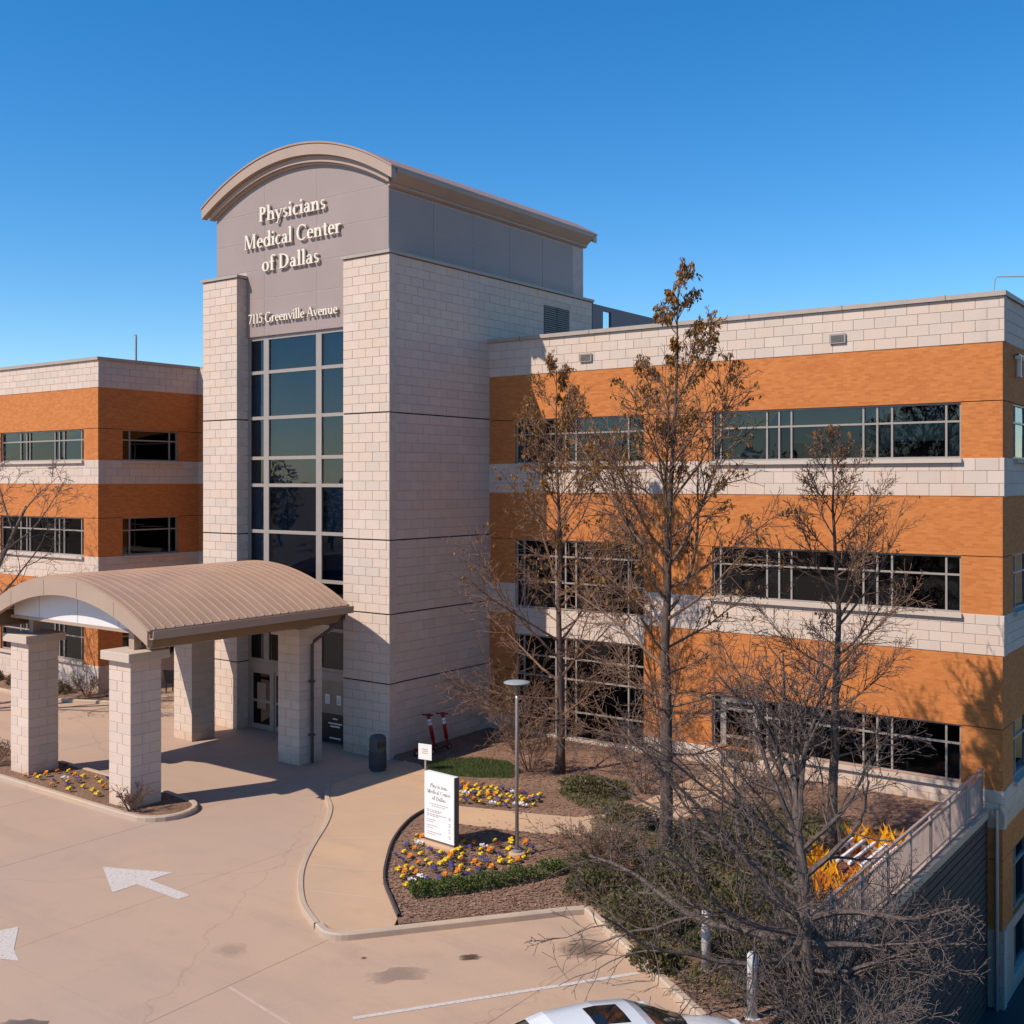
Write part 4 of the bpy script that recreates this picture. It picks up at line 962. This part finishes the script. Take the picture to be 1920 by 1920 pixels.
# ================================================================== PLANTS
def rvec(g): 
    while True:
        v = Vector((g.uniform(-1, 1), g.uniform(-1, 1), g.uniform(-1, 1)))
        if .05 < v.length < 1: return v.normalized()
SIDES = {0: 10, 1: 6, 2: 4, 3: 3, 4: 3, 5: 3}
def limb(mb, g, p, d, L, r, lvl, P, tips, r_end=None):
    """a wandering tapered limb; children spring from it until P['depth']"""
    n = P['seg'][min(lvl, len(P['seg'])-1)]; pts, rad = [Vector(p)], [r]; dirs = [d.normalized()]
    re_ = r_end if r_end is not None else max(P['rmin'], r*P.get('taper', .35)); step = L/n; q = Vector(p); dd = d.normalized()
    for i in range(n):
        dd = (dd+rvec(g)*P['wander'][min(lvl, len(P['wander'])-1)]+Vector((0, 0, P['up'][min(lvl, len(P['up'])-1)]))).normalized()
        q = q+dd*step; pts.append(q.copy()); rad.append(r+(re_-r)*(i+1)/n); dirs.append(dd.copy())
    mb.tube(pts, rad, SIDES[min(lvl, 5)], cap=False)
    if lvl >= P['depth']:
        tips.append((pts[-1], dirs[-1], lvl)); return
    nc = P['kids'][min(lvl, len(P['kids'])-1)]; nc = max(1, int(round(nc*g.uniform(.7, 1.25))))
    az = g.uniform(0, 6.28)
    for k in range(nc):
        t = P['from'][min(lvl, len(P['from'])-1)]; t = t+(1-t)*(k+g.uniform(.1, .9))/nc
        i = min(n-1, int(t*n)); f = t*n-i; b = pts[i].lerp(pts[i+1], f); rr = rad[i]+(rad[i+1]-rad[i])*f; dl = dirs[i]
        a = dl.cross(Vector((0, 0, 1)))
        if a.length < .05: a = Vector((1, 0, 0))
        a.normalize(); az += 2.4+g.uniform(-.5, .5); side = (a*math.cos(az)+dl.cross(a)*math.sin(az)).normalized()
        ang = R(g.uniform(*P['ang'])); cd_ = dl*math.cos(ang)+side*math.sin(ang)
        cl = L*g.uniform(*P['len'])*(1.15-.55*t)
        limb(mb, g, b, cd_, cl, max(P['rmin'], rr*P['rk']), lvl+1, P, tips)
    tips.append((pts[-1], dirs[-1], lvl))
def leaf_cluster(mb, g, p, s, n=6, droop=.8):
    for _ in range(n):
        d = (rvec(g)*.6+Vector((0, 0, -droop))).normalized(); a = d.cross(rvec(g)).normalized(); b = Vector(p)+rvec(g)*s*.35
        l_, w_ = s*g.uniform(.5, 1.0), s*g.uniform(.12, .22); m = b+d*l_*.55; e = b+d*l_
        mb.poly([b, m+a*w_, e, m-a*w_])
def cypress(name, label, base, H, r0, seed, lean, Lmax, hfrom, leafy, twiggy, forks):
    """straight bole, long loose side branches, several ascending leaders from the fork heights"""
    g = random.Random(seed); t_ = thing(name, label, 'tree', base, group='trees before the right wing')
    tr = MB(); n = 16; pts, rad = [], []; wx = wy = 0
    for i in range(n+1):
        f = i/n; wx += g.uniform(-.05, .05); wy += g.uniform(-.05, .05)
        pts.append(Vector((lean[0]*f+wx*(f > 0), lean[1]*f+wy*(f > 0), H*f))); rad.append(r0*(1-f)**1.1+.010)
    rad[0] = r0*1.55; rad[1] = r0*1.06
    tr.tube(pts, rad, 12); tr.build('trunk', M['bark_cypress'], t_, smooth=True)
    br = MB(); tips = []
    P = dict(depth=3, seg=[1, 9, 5, 3], wander=[0, .11, .17, .22], up=[0, .05, .03, .0], kids=[0, twiggy, 8], ang=(24, 58), len=(.20, .44), rk=.5, rmin=.0062)
    P['from'] = [0, .28, .2]; az = g.uniform(0, 6)
    def at(f): i = min(n-1, int(f*n)); return pts[i].lerp(pts[i+1], f*n-i), rad[i]
    N = int(H*(1-hfrom)*4.4)
    for k in range(N):
        f = hfrom+(1-hfrom)*(k+g.uniform(0, 1))/N; b, rr = at(f); az += 2.4+g.uniform(-.8, .8); u = (f-hfrom)/(1-hfrom)
        L = Lmax*(.75+.25*math.sin(math.pi*min(1, u+.25)))*(1-u**2.5*.80)*(g.uniform(.45, 1.15) if g.random() < .8 else .3)
        el = R(10+44*u+g.uniform(-14, 20)); d = Vector((math.cos(az)*math.cos(el), math.sin(az)*math.cos(el), math.sin(el)))
        limb(br, g, b, d, L, max(.011, min(rr*.5, .012+L*.0085)), 1, P, tips, .006)
    P2 = dict(P); P2['up'] = [0, .12, .05, 0]; P2['kids'] = [0, twiggy+5, 7]
    for (f, azd, L) in forks:
        b, rr = at(f); d = Vector((math.cos(R(azd))*.62, math.sin(R(azd))*.62, .78)); limb(br, g, b, d, L, rr*.55, 1, P2, tips, .010)
    br.build('branches', M['twig'], t_)
    lv = MB()
    for p, d, l_ in tips:
        h = p.z/H
        if l_ >= 2 and h > leafy[0] and g.random() < leafy[1]*(.25+.75*min(1, (h-leafy[0])/(1-leafy[0])*1.4)): leaf_cluster(lv, g, p, leafy[2]*g.uniform(.6, 1.3), g.randint(3, 7))
    if lv.f: tag(lv.build('dead_leaves', M['leaf_brown'], t_), kind='stuff')
    return t_
cypress('cypress_tree', 'slender bare tree with rusty tufts of leaves standing near the tower flank', (-18.75, 28.0, .1), 12.3, .12, 11, (-.1, .1), 4.1, .08, (.48, .24, .14), 20, ((.62, 10, 2.6), (.66, 200, 2.4)))
cypress('cypress_tree', 'tallest tree, its top of brown leaf tufts rising above the roofline', (-12.1, 22.2, .1), 13.4, .155, 23, (.3, .2), 3.8, .14, (.42, .17, .15), 18, ((.50, 215, 4.6), (.52, 40, 4.4), (.55, 120, 4.0), (.57, 300, 3.8), (.63, 20, 3.2), (.46, 205, 4.0), (.44, 30, 3.6)))
cypress('cypress_tree', 'bare fine-twigged tree with dark straight trunk before the windows nearest the corner', (-9.5, 25.8, .1), 10.2, .125, 35, (.05, .1), 3.5, .2, (.55, .04, .12), 20, ((.55, 30, 2.6), (.58, 210, 2.6)))
def bare_tree(name, label, base, seed, L, r, P, dirs, mat='bark_grey', group=None, cat='tree'):
    g = random.Random(seed); t_ = thing(name, label, cat, base, group=group); mb = MB(); tips = []
    P.setdefault('rmin', .005)
    for (dx, dy, dz, f) in dirs: limb(mb, g, (0, 0, -.05), Vector((dx, dy, dz)), L*f, r*math.sqrt(f), 0, P, tips)
    mb.build('branches' if len(dirs) > 1 else 'trunk_and_branches', M[mat], t_, smooth=True); return t_, tips
# broad bare tree in the right foreground
g = random.Random(77)
D = thing('spreading_tree', 'broad bare grey tree in the right foreground with twisting low branches', 'tree', (-6.95, 17.75, .05))
tk = MB(); tpts = [Vector((0, 0, -.1)), Vector((.03, .05, .7)), Vector((-.04, .02, 1.5)), Vector((-.08, .1, 2.3)), Vector((-.22, .2, 3.0)), Vector((-.36, .32, 4.1))]
tk.tube(tpts, [.165, .12, .11, .095, .075, .05], 12); tk.build('trunk', M['bark_dark'], D, smooth=True)
PD = dict(depth=4, seg=[6, 8, 6, 4, 3], wander=[.1, .22, .26, .28, .3], up=[.02, .03, .02, .0, .0], kids=[6, 7, 6, 4], ang=(22, 62), len=(.36, .6), rk=.55, rmin=.005, taper=.3)
PD['from'] = [.25, .2, .15, .15]
mb = MB(); tips = []
for (z, dx, dy, dz, L, r) in ((.95, -.78, -.5, .16, 4.1, .05), (1.2, -.85, -.25, .25, 4.3, .08), (1.5, -.8, .1, .35, 3.6, .075), (1.75, -.75, -.4, .5, 3.6, .06), (2.0, -.85, -.5, .42, 3.9, .05), (1.6, -.6, -.1, .6, 3.6, .05), (2.6, -.8, -.4, .6, 3.5, .045), (1.35, -.7, -.65, .35, 3.4, .05), (2.2, -.9, .2, .5, 3.4, .045), (3.7, -.1, .2, 1.0, 2.4, .04), (3.8, .5, .1, .9, 2.3, .035), (3.9, -.5, .0, .8, 2.4, .035), (2.4, -.5, .5, .7, 2.8, .06), (1.25, .85, .35, .05, 2.6, .065), (1.5, .5, -.75, .2, 2.0, .06), (1.6, .9, .5, .25, 2.4, .06), (1.9, -.55, .55, .55, 2.4, .065), (2.2, .55, .6, .6, 2.2, .06), (2.5, -.8, -.1, .75, 2.1, .055),
                       (2.9, .2, .2, .9, 2.7, .05), (3.4, -.3, .35, .8, 2.6, .045), (3.5, .3, .3, .9, 2.5, .04), (3.0, -.75, -.2, .9, 3.0, .05), (2.7, .7, .45, .8, 2.6, .045), (3.3, -.5, -.1, 1.0, 2.6, .04), (.7, .6, .75, .0, 2.2, .05), (.8, .75, .1, -.05, 2.0, .045)):
    i = min(4, max(0, int(z/.72))); f = min(1, max(0, (z-tpts[i].z)/(tpts[i+1].z-tpts[i].z))); b = tpts[i].lerp(tpts[i+1], f)
    limb(mb, g, b, Vector((dx, dy, dz)), L, r, 1, PD, tips)
mb.build('branches', M['bark_dark'], D)
# bare tree at the left edge
PL = dict(depth=4, seg=[8, 7, 5, 4, 3], wander=[.05, .14, .18, .22], up=[.03, .05, .02, 0], kids=[9, 7, 6, 4], ang=(28, 62), len=(.38, .6), rk=.55, rmin=.008, taper=.3); PL['from'] = [.3, .2, .15, .15]
bare_tree('bare_tree', 'bare tree at the left edge reaching its branches across the left wing', (-43.4, 21.2, .0), 5, 9.6, .17, PL, [(.02, .0, 1, 1), (.5, .2, 1, .95), (-.3, .2, 1, .8)])
# leafless shrubs
PS = dict(depth=3, seg=[5, 4, 3, 2], wander=[.15, .22, .28], up=[.03, .0, 0], kids=[6, 5, 4], ang=(20, 55), len=(.4, .65), rk=.6, rmin=.0045, taper=.35); PS['from'] = [.2, .15, .15]
def bare_shrub(label, base, h, seed, n=9, mat='twig', spread=.6, group='leafless shrubs'):
    g = random.Random(seed); t_ = thing('bare_shrub', label, 'shrub', base, group=group); mb = MB(); tips = []
    for k in range(n):
        a = 2*math.pi*k/n+g.uniform(-.3, .3); limb(mb, g, (.06*math.cos(a), .06*math.sin(a), -.03), Vector((math.cos(a)*spread, math.sin(a)*spread, 1)), h*g.uniform(.6, 1.0), .018, 0, PS, tips)
    mb.build('stems', M[mat], t_)
bare_shrub('leafless pinkish shrub growing against the dark tower flank', (-21.6, 29.6, .1), 3.2, 41, 10)
bare_shrub('leafless shrub under the tree nearest the tower', (-19.6, 27.6, .1), 2.0, 42)
bare_shrub('leafless shrub between the two taller trees', (-15.6, 27.6, .1), 2.3, 43)
bare_shrub('leafless shrub before the glazed side door', (-13.0, 29.5, .1), 2.2, 44)
bare_shrub('leafless shrub in front of the base of the tallest tree', (-12.9, 20.9, .1), 1.7, 45, 11)
bare_shrub('grey leafless shrub beside the bollard nearer the car', (-7.75, 18.1, .1), 1.6, 46, 12, 'bark_grey', .8)
bare_shrub('grey leafless shrub leaning over the sunken yard', (-7.15, 19.5, .05), 2.1, 47, 16, 'bark_grey', 1.3)
bare_shrub('grey leafless shrub at the corner of the sunken yard nearest the camera', (-6.2, 17.1, .0), 2.0, 51, 16, 'bark_grey', 1.2)
bare_shrub('small bare rose bush at the foot of the pillar by the island tip', (-25.9, 17.95, .1), .75, 48, 7)
bare_shrub('small bare bush at the left end of the kerbed island', (-33.6, 18.3, .1), .9, 49, 8)
bare_shrub('bare twiggy bush at the corner of the left wing', (-41.2, 26.4, .1), 1.2, 50, 8)
# evergreen mounds
def mound(label, base, rx, ry, h, n, mat, seed, size=.07, name='evergreen_shrub', group='evergreen shrubs in the right bed', cat='shrub', parts=True):
    g = random.Random(seed); t_ = thing(name, label, cat, base, group=group); mb = MB()
    for _ in range(n):
        v = rvec(g); v.z = abs(v.z); rr = g.uniform(.55, 1.04)**.5*(1+.16*math.sin(v.x*5+seed)*math.cos(v.y*6+seed)); p = Vector((v.x*rx*rr, v.y*ry*rr, v.z*h*rr+.02))
        d = (v*.8+rvec(g)*.8+Vector((0, 0, .3))).normalized(); a = d.cross(rvec(g)).normalized(); s_ = size*g.uniform(.6, 1.4)
        mb.poly([p-d*s_*.5, p+a*s_*.32, p+d*s_*.6, p-a*s_*.32])
    tag(mb.build('foliage', M[mat], t_), kind='stuff')
    st_ = MB()
    for k in range(7):
        a = k*.9+seed; st_.tube([(0, 0, 0), (rx*.4*math.cos(a), ry*.4*math.sin(a), h*.5), (rx*.75*math.cos(a), ry*.75*math.sin(a), h*.75)], [.02, .012, .006], 4)
    st_.build('stems', M['twig'], t_); return t_
sh = [(-12.55, 20.2, .75, .6, .6, 'olive shrub behind the corner where the two kerbs meet'), (-13.3, 22.3, .85, .7, .7, 'olive shrub left of the tallest trunk'), (-10.9, 19.3, .9, .7, .75, 'olive shrub nearest the parking kerb'), (-11.1, 21.2, 1.0, .85, .9, 'large olive shrub just right of the tallest trunk'),
      (-12.0, 23.9, .9, .8, .8, 'olive shrub behind the tallest tree trunk'), (-10.8, 23.6, .95, .85, .95, 'rounded olive shrub midway between the two right trunks'), (-9.3, 20.6, .9, .8, .85, 'olive shrub behind the bollard farther from the car'), (-9.6, 22.5, .9, .8, .9, 'olive shrub left of the orange plants'),
      (-8.9, 18.9, .6, .5, .5, 'small olive shrub beside the bollard farther from the car'), (-8.2, 18.6, .6, .5, .55, 'olive shrub between the two bollards'), (-14.4, 24.9, .8, .55, .5, 'low olive shrub beside the branch path'), (-16.8, 26.9, 1.2, .7, .4, 'low spreading shrub near the slender tree'), (-9.9, 17.9, .5, .4, .4, 'little shrub right behind the parking kerb'), (-8.3, 20.3, .6, .6, .6, 'olive shrub close to the railing')]
for i, (x, y, rx, ry, h, lab) in enumerate(sh): mound(lab, (x, y, .1), rx, ry, h, int(2600*rx*ry+700), 'leaf_olive', i+1)
# yellow-orange grasses round the bench
def flame(label, x, y, seed, n=26, h=.8):
    g = random.Random(seed); t_ = thing('orange_plant', label, 'plant', (x, y, .11), group='orange plants round the slatted bench'); mb = MB()
    for k in range(n):
        a = g.uniform(0, 6.28); d = Vector((math.cos(a)*g.uniform(.15, .5), math.sin(a)*g.uniform(.15, .5), 1)).normalized(); l_ = h*g.uniform(.5, 1.1); w_ = g.uniform(.03, .06)
        s_ = d.cross(Vector((math.sin(a), -math.cos(a), .2))).normalized(); b = Vector((g.uniform(-.1, .1), g.uniform(-.1, .1), 0)); m = b+d*l_*.55; e = b+d*l_+Vector((d.x, d.y, -.1))*l_*.25
        mb.poly([b-s_*w_*.3, b+s_*w_*.3, m+s_*w_, e, m-s_*w_])
    mb.build('leaves', M['leaf_orange'], t_)
for i, (x, y, lab) in enumerate(((-9.1, 23.7, 'orange plant at the left front corner of the bench'), (-8.75, 23.3, 'orange plant before the left end of the bench'), (-8.3, 23.4, 'tall orange plant before the middle of the near bench end'), (-7.85, 23.5, 'orange plant between the near bench end and railing'), (-9.05, 26.1, 'orange plant at the far left corner of the bench'),
                        (-8.55, 26.3, 'orange plant behind the far bench end'), (-8.1, 26.3, 'orange plant at the far bench end next to the railing'), (-8.6, 22.8, 'small yellow plant nearest the foreground tree'), (-8.0, 22.7, 'yellow plant at the railing nearest the camera'), (-9.3, 24.6, 'orange plant along the left side of the bench'))): flame(lab, x, y, 60+i)
# hedge strip and lawn
def hedge(label, pts, wd, h, n, mat, seed):
    g = random.Random(seed); t_ = thing('low_hedge', label, 'hedge', (pts[0][0], pts[0][1], .11)); mb = MB(); P_ = smooth_pts(pts, 6); o = Vector(pts[0])
    for _ in range(n):
        i = g.randrange(len(P_)-1); p = Vector(P_[i]).lerp(Vector(P_[i+1]), g.random())-o; d2 = (Vector(P_[i+1])-Vector(P_[i])).normalized(); nn = Vector((-d2.y, d2.x))
        u = g.uniform(-1, 1); zz = h*(1-abs(u)**3*.5)*g.uniform(.25, 1.05)*(1+.15*math.sin(i*1.7)); q = Vector((p.x+nn.x*u*wd/2, p.y+nn.y*u*wd/2, zz))
        d = (rvec(g)+Vector((0, 0, .7))).normalized(); a = d.cross(rvec(g)).normalized(); s_ = g.uniform(.03, .065)
        mb.poly([q-d*s_*.5, q+a*s_*.35, q+d*s_*.6, q-a*s_*.35])
    tag(mb.build('foliage', M[mat], t_), kind='stuff')
    st_ = MB()
    for i in range(0, len(P_), 2):
        p = Vector(P_[i])-o; st_.tube([(p.x, p.y, -.02), (p.x+.02, p.y, h*.8)], [.012, .005], 4)
    st_.build('stems', M['twig'], t_)
hedge('low green clipped hedge between the flower bed and the parking kerb', [(-15.75, 17.75), (-15.05, 18.6), (-14.45, 19.7), (-13.95, 20.9), (-13.6, 21.7)], .42, .34, 6500, 'leaf_green', 3)
lawn = [(-22.35, 25.85), (-22.7, 26.7), (-22.5, 27.3), (-21.9, 27.9), (-20.8, 28.1), (-19.7, 27.4), (-19.6, 26.6), (-20.4, 26.1), (-21.6, 25.6)]
flat('lawn', lawn, .13, 'grass', .03)
def inpoly(x, y, poly):
    c = False; j = len(poly)-1
    for i in range(len(poly)):
        if (poly[i][1] > y) != (poly[j][1] > y) and x < (poly[j][0]-poly[i][0])*(y-poly[i][1])/(poly[j][1]-poly[i][1])+poly[i][0]: c = not c
        j = i
    return c
def sample(poly, g):
    xs = [p[0] for p in poly]; ys = [p[1] for p in poly]
    while True:
        x, y = g.uniform(min(xs), max(xs)), g.uniform(min(ys), max(ys))
        if inpoly(x, y, poly): return x, y
g = random.Random(8); mb = MB()
for _ in range(9000):
    x, y = sample(lawn, g); a = g.uniform(0, 6.28); l_ = g.uniform(.04, .11); dx, dy = math.cos(a)*.008, math.sin(a)*.008; ox, oy = g.uniform(-.03, .03), g.uniform(-.03, .03)
    mb.poly([(x-dx, y-dy, .125), (x+dx, y+dy, .125), (x+ox, y+oy, .125+l_)])
tag(mb.build('grass_blades', M['grass']), 'short green grass on the small lawn beside the tower corner', 'grass', kind='stuff')
mb = MB()
for _ in range(16000):
    x, y = sample(bedp, g) if g.random() < .45 else (g.uniform(-17.5, -8), g.uniform(17, 24))
    if not inpoly(x, y, bedp) or (inpoly(x, y, PATHP) and g.random() < .93) or inpoly(x, y, lawn): continue
    a = g.uniform(0, 6.28); l_, w_ = g.uniform(.02, .06), g.uniform(.008, .02); c, s_ = math.cos(a), math.sin(a); z = .12+g.uniform(0, .015); t = g.uniform(-.012, .012)
    mb.poly([(x-c*l_+s_*w_, y-s_*l_-c*w_, z), (x-c*l_-s_*w_, y-s_*l_+c*w_, z+t), (x+c*l_-s_*w_, y+s_*l_+c*w_, z+.01), (x+c*l_+s_*w_, y+s_*l_-c*w_, z+.01+t)])
chipm = leafm('chips', [(.12, .06, .04), (.24, .13, .08), (.34, .21, .14), (.18, .09, .055)], .9, 0)
tag(mb.build('mulch_chips', chipm), 'scattered bark chips and dry leaves on the planting bed', 'mulch', kind='stuff')
# dry olive ground cover between the shrubs
mb = MB(); gcz = [(-17.8, 26.2), (-15.6, 25.0), (-13.9, 21.9), (-13.4, 20.6), (-12.3, 19.6), (-9.2, 17.5), (-7.7, 17.4), (-7.6, 23.2), (-9.6, 23.2), (-9.8, 28.5), (-12.9, 28.5), (-13.2, 25.4), (-15.6, 26.2), (-16.5, 28.6)]
for _ in range(4200):
    x, y = sample(gcz, g); hh = g.uniform(.06, .22)
    for k in range(6):
        a = g.uniform(0, 6.28); ox, oy = math.cos(a)*hh*.8, math.sin(a)*hh*.8; wx, wy = -math.sin(a)*.014, math.cos(a)*.014; px_, py_ = x+g.uniform(-.06, .06), y+g.uniform(-.06, .06)
        mb.poly([(px_-wx, py_-wy, .112), (px_+wx, py_+wy, .112), (px_+ox+wx*.3, py_+oy+wy*.3, .112+hh*g.uniform(.5, 1))])
tag(mb.build('ground_cover', leafm('dry_cover', [(.08, .085, .026), (.125, .115, .04), (.18, .14, .07), (.085, .10, .03)], .8)), 'dry olive ground cover between the shrubs of the right bed', 'ground cover', kind='stuff')
# pansies
def pansy_proto(colr, seed):
    g = random.Random(seed); lf = MB()
    for _ in range(16):
        a = g.uniform(0, 6.28); r_ = g.uniform(.02, .1); p = Vector((math.cos(a)*r_, math.sin(a)*r_, g.uniform(.01, .07))); d = Vector((math.cos(a), math.sin(a), g.uniform(.2, .9))).normalized(); s_ = d.cross(Vector((0, 0, 1))).normalized()
        mb_ = .022; lf.poly([p, p+d*.03+s_*mb_, p+d*.065, p+d*.03-s_*mb_])
    fl = MB()
    for _ in range(6):
        a = g.uniform(0, 6.28); r_ = g.uniform(.0, .095); c = Vector((math.cos(a)*r_, math.sin(a)*r_, g.uniform(.09, .15))); nrm = Vector((g.uniform(-.4, .6), g.uniform(-.9, .1), .8)).normalized(); u = nrm.cross(Vector((0, 0, 1))).normalized(); v = nrm.cross(u)
        rad = g.uniform(.034, .05)
        for k in range(5):
            t = 2*math.pi*k/5+a; e1 = u*math.cos(t-.6)+v*math.sin(t-.6); e2 = u*math.cos(t)+v*math.sin(t); e3 = u*math.cos(t+.6)+v*math.sin(t+.6)
            fl.poly([c+nrm*.002*k, c+e1*rad*.85+nrm*.002*k, c+e2*rad*1.15+nrm*.006, c+e3*rad*.85+nrm*.002*k])
    return lf.mesh('leaves'), fl.mesh('blossoms')
COLS = ['yellow', 'orange', 'purple', 'white', 'maroon']
PROT = {}
for i, c in enumerate(COLS):
    a, b_ = pansy_proto(c, i+20); a.materials.append(M['leaf_green']); b_.materials.append(M['petal_'+c]); PROT[c] = (a, b_)
CW = {'yellow': 'bright yellow', 'orange': 'orange', 'purple': 'bluish purple', 'white': 'whitish', 'maroon': 'dark maroon'}
def pansies(poly, n, where, seed, mind, weights, avoid=()):
    g = random.Random(seed); pts = []; tries = 0
    while len(pts) < n and tries < 6000:
        tries += 1; x, y = sample(poly, g)
        if any((x-a)**2+(y-b_)**2 < mind**2 for a, b_ in pts): continue
        if any((x-a)**2+(y-b_)**2 < r_*r_ for a, b_, r_ in avoid): continue
        pts.append((x, y)); c = g.choices(COLS, weights)[0]
        t_ = thing('pansy', '%s pansy clump %s' % (CW[c], where), 'flower', (x, y, .112), g.uniform(-.6, .6), 'pansies '+where); t_.scale = (.86*g.uniform(.85, 1.25),)*3
        for m_, nm in zip(PROT[c], ('leaves', 'blossoms')):
            o = bpy.data.objects.new(nm, m_); COL.objects.link(o); o.parent = t_
bedA = [(-17.7, 19.45), (-18.33, 20.79), (-17.95, 21.1), (-16.53, 21.2), (-16.19, 22.0), (-15.37, 21.87), (-15.0, 20.9), (-15.46, 19.06), (-16.21, 17.95)]
bedB = [(-20.63, 25.1), (-19.08, 25.45), (-17.7, 25.5), (-17.2, 24.55), (-17.9, 24.05), (-19.2, 23.7), (-19.6, 24.2)]
isl = [(-33.2, 18.28), (-31.34, 18.05), (-29.6, 17.95), (-27.4, 17.95), (-27.4, 19.4), (-31.2, 19.5)]
pansies(bedA, 78, 'in the bed round the monument sign', 1, .24, (5, 2, 2.6, .35, 1.3), [(-17.36, 20.72, .55), (-15.42, 21.2, .25)])
pansies(bedB, 60, 'in the bed across the branch path', 2, .19, (6, 2.2, 1.8, .4, 1))
pansies(isl, 26, 'in the kerbed island between the front pillars', 3, .3, (5, 1.5, 2, .6, .5), [(-26.55, 18.5, .9), (-32.05, 18.75, .9)])
# small plants along the left wing bed
for i, (x, lab) in enumerate(((-44.5, 'low shrub under the left wing windows, nearest the pillar'), (-46.2, 'low shrub under the left wing windows, second from the corner'), (-42.9, 'low shrub at the foot of the left wing corner'), (-48.2, 'low shrub under the left wing windows at the picture edge'))):
    mound(lab, (x, 26.2, .1), .6, .45, .45, 900, 'leaf_olive', 30+i, .07, group='shrubs in the left wing bed')

# trees across the street behind the viewpoint, seen only as reflections in the windows
g = random.Random(12); mb = MB()
for k in range(46):
    x, y, h = -190+k*4.6+g.uniform(-2, 2), g.uniform(-72, -52), g.uniform(7, 13.5); rx = g.uniform(2.2, 3.8)
    mb.tube([(x, y, 0), (x+g.uniform(-.3, .3), y, h*.6)], [.28, .12], 6)
    for _ in range(230):
        v = rvec(g); p = Vector((x+v.x*rx*g.uniform(.5, 1), y+v.y*rx*g.uniform(.5, 1), h*.62+v.z*h*.38)); d = rvec(g); a = d.cross(rvec(g)).normalized(); s_ = g.uniform(.35, .8)
        mb.poly([p-d*s_*.5, p+a*s_*.4, p+d*s_*.5, p-a*s_*.4])
tag(mb.build('distant_trees', M['leaf_olive']), 'far row of trees across the street, mirrored dark in the windows', 'trees', kind='stuff')

# ------------------------------------------------------------------ tidy up
for o in bpy.data.objects:
    if '_world' in o.keys(): del o['_world']
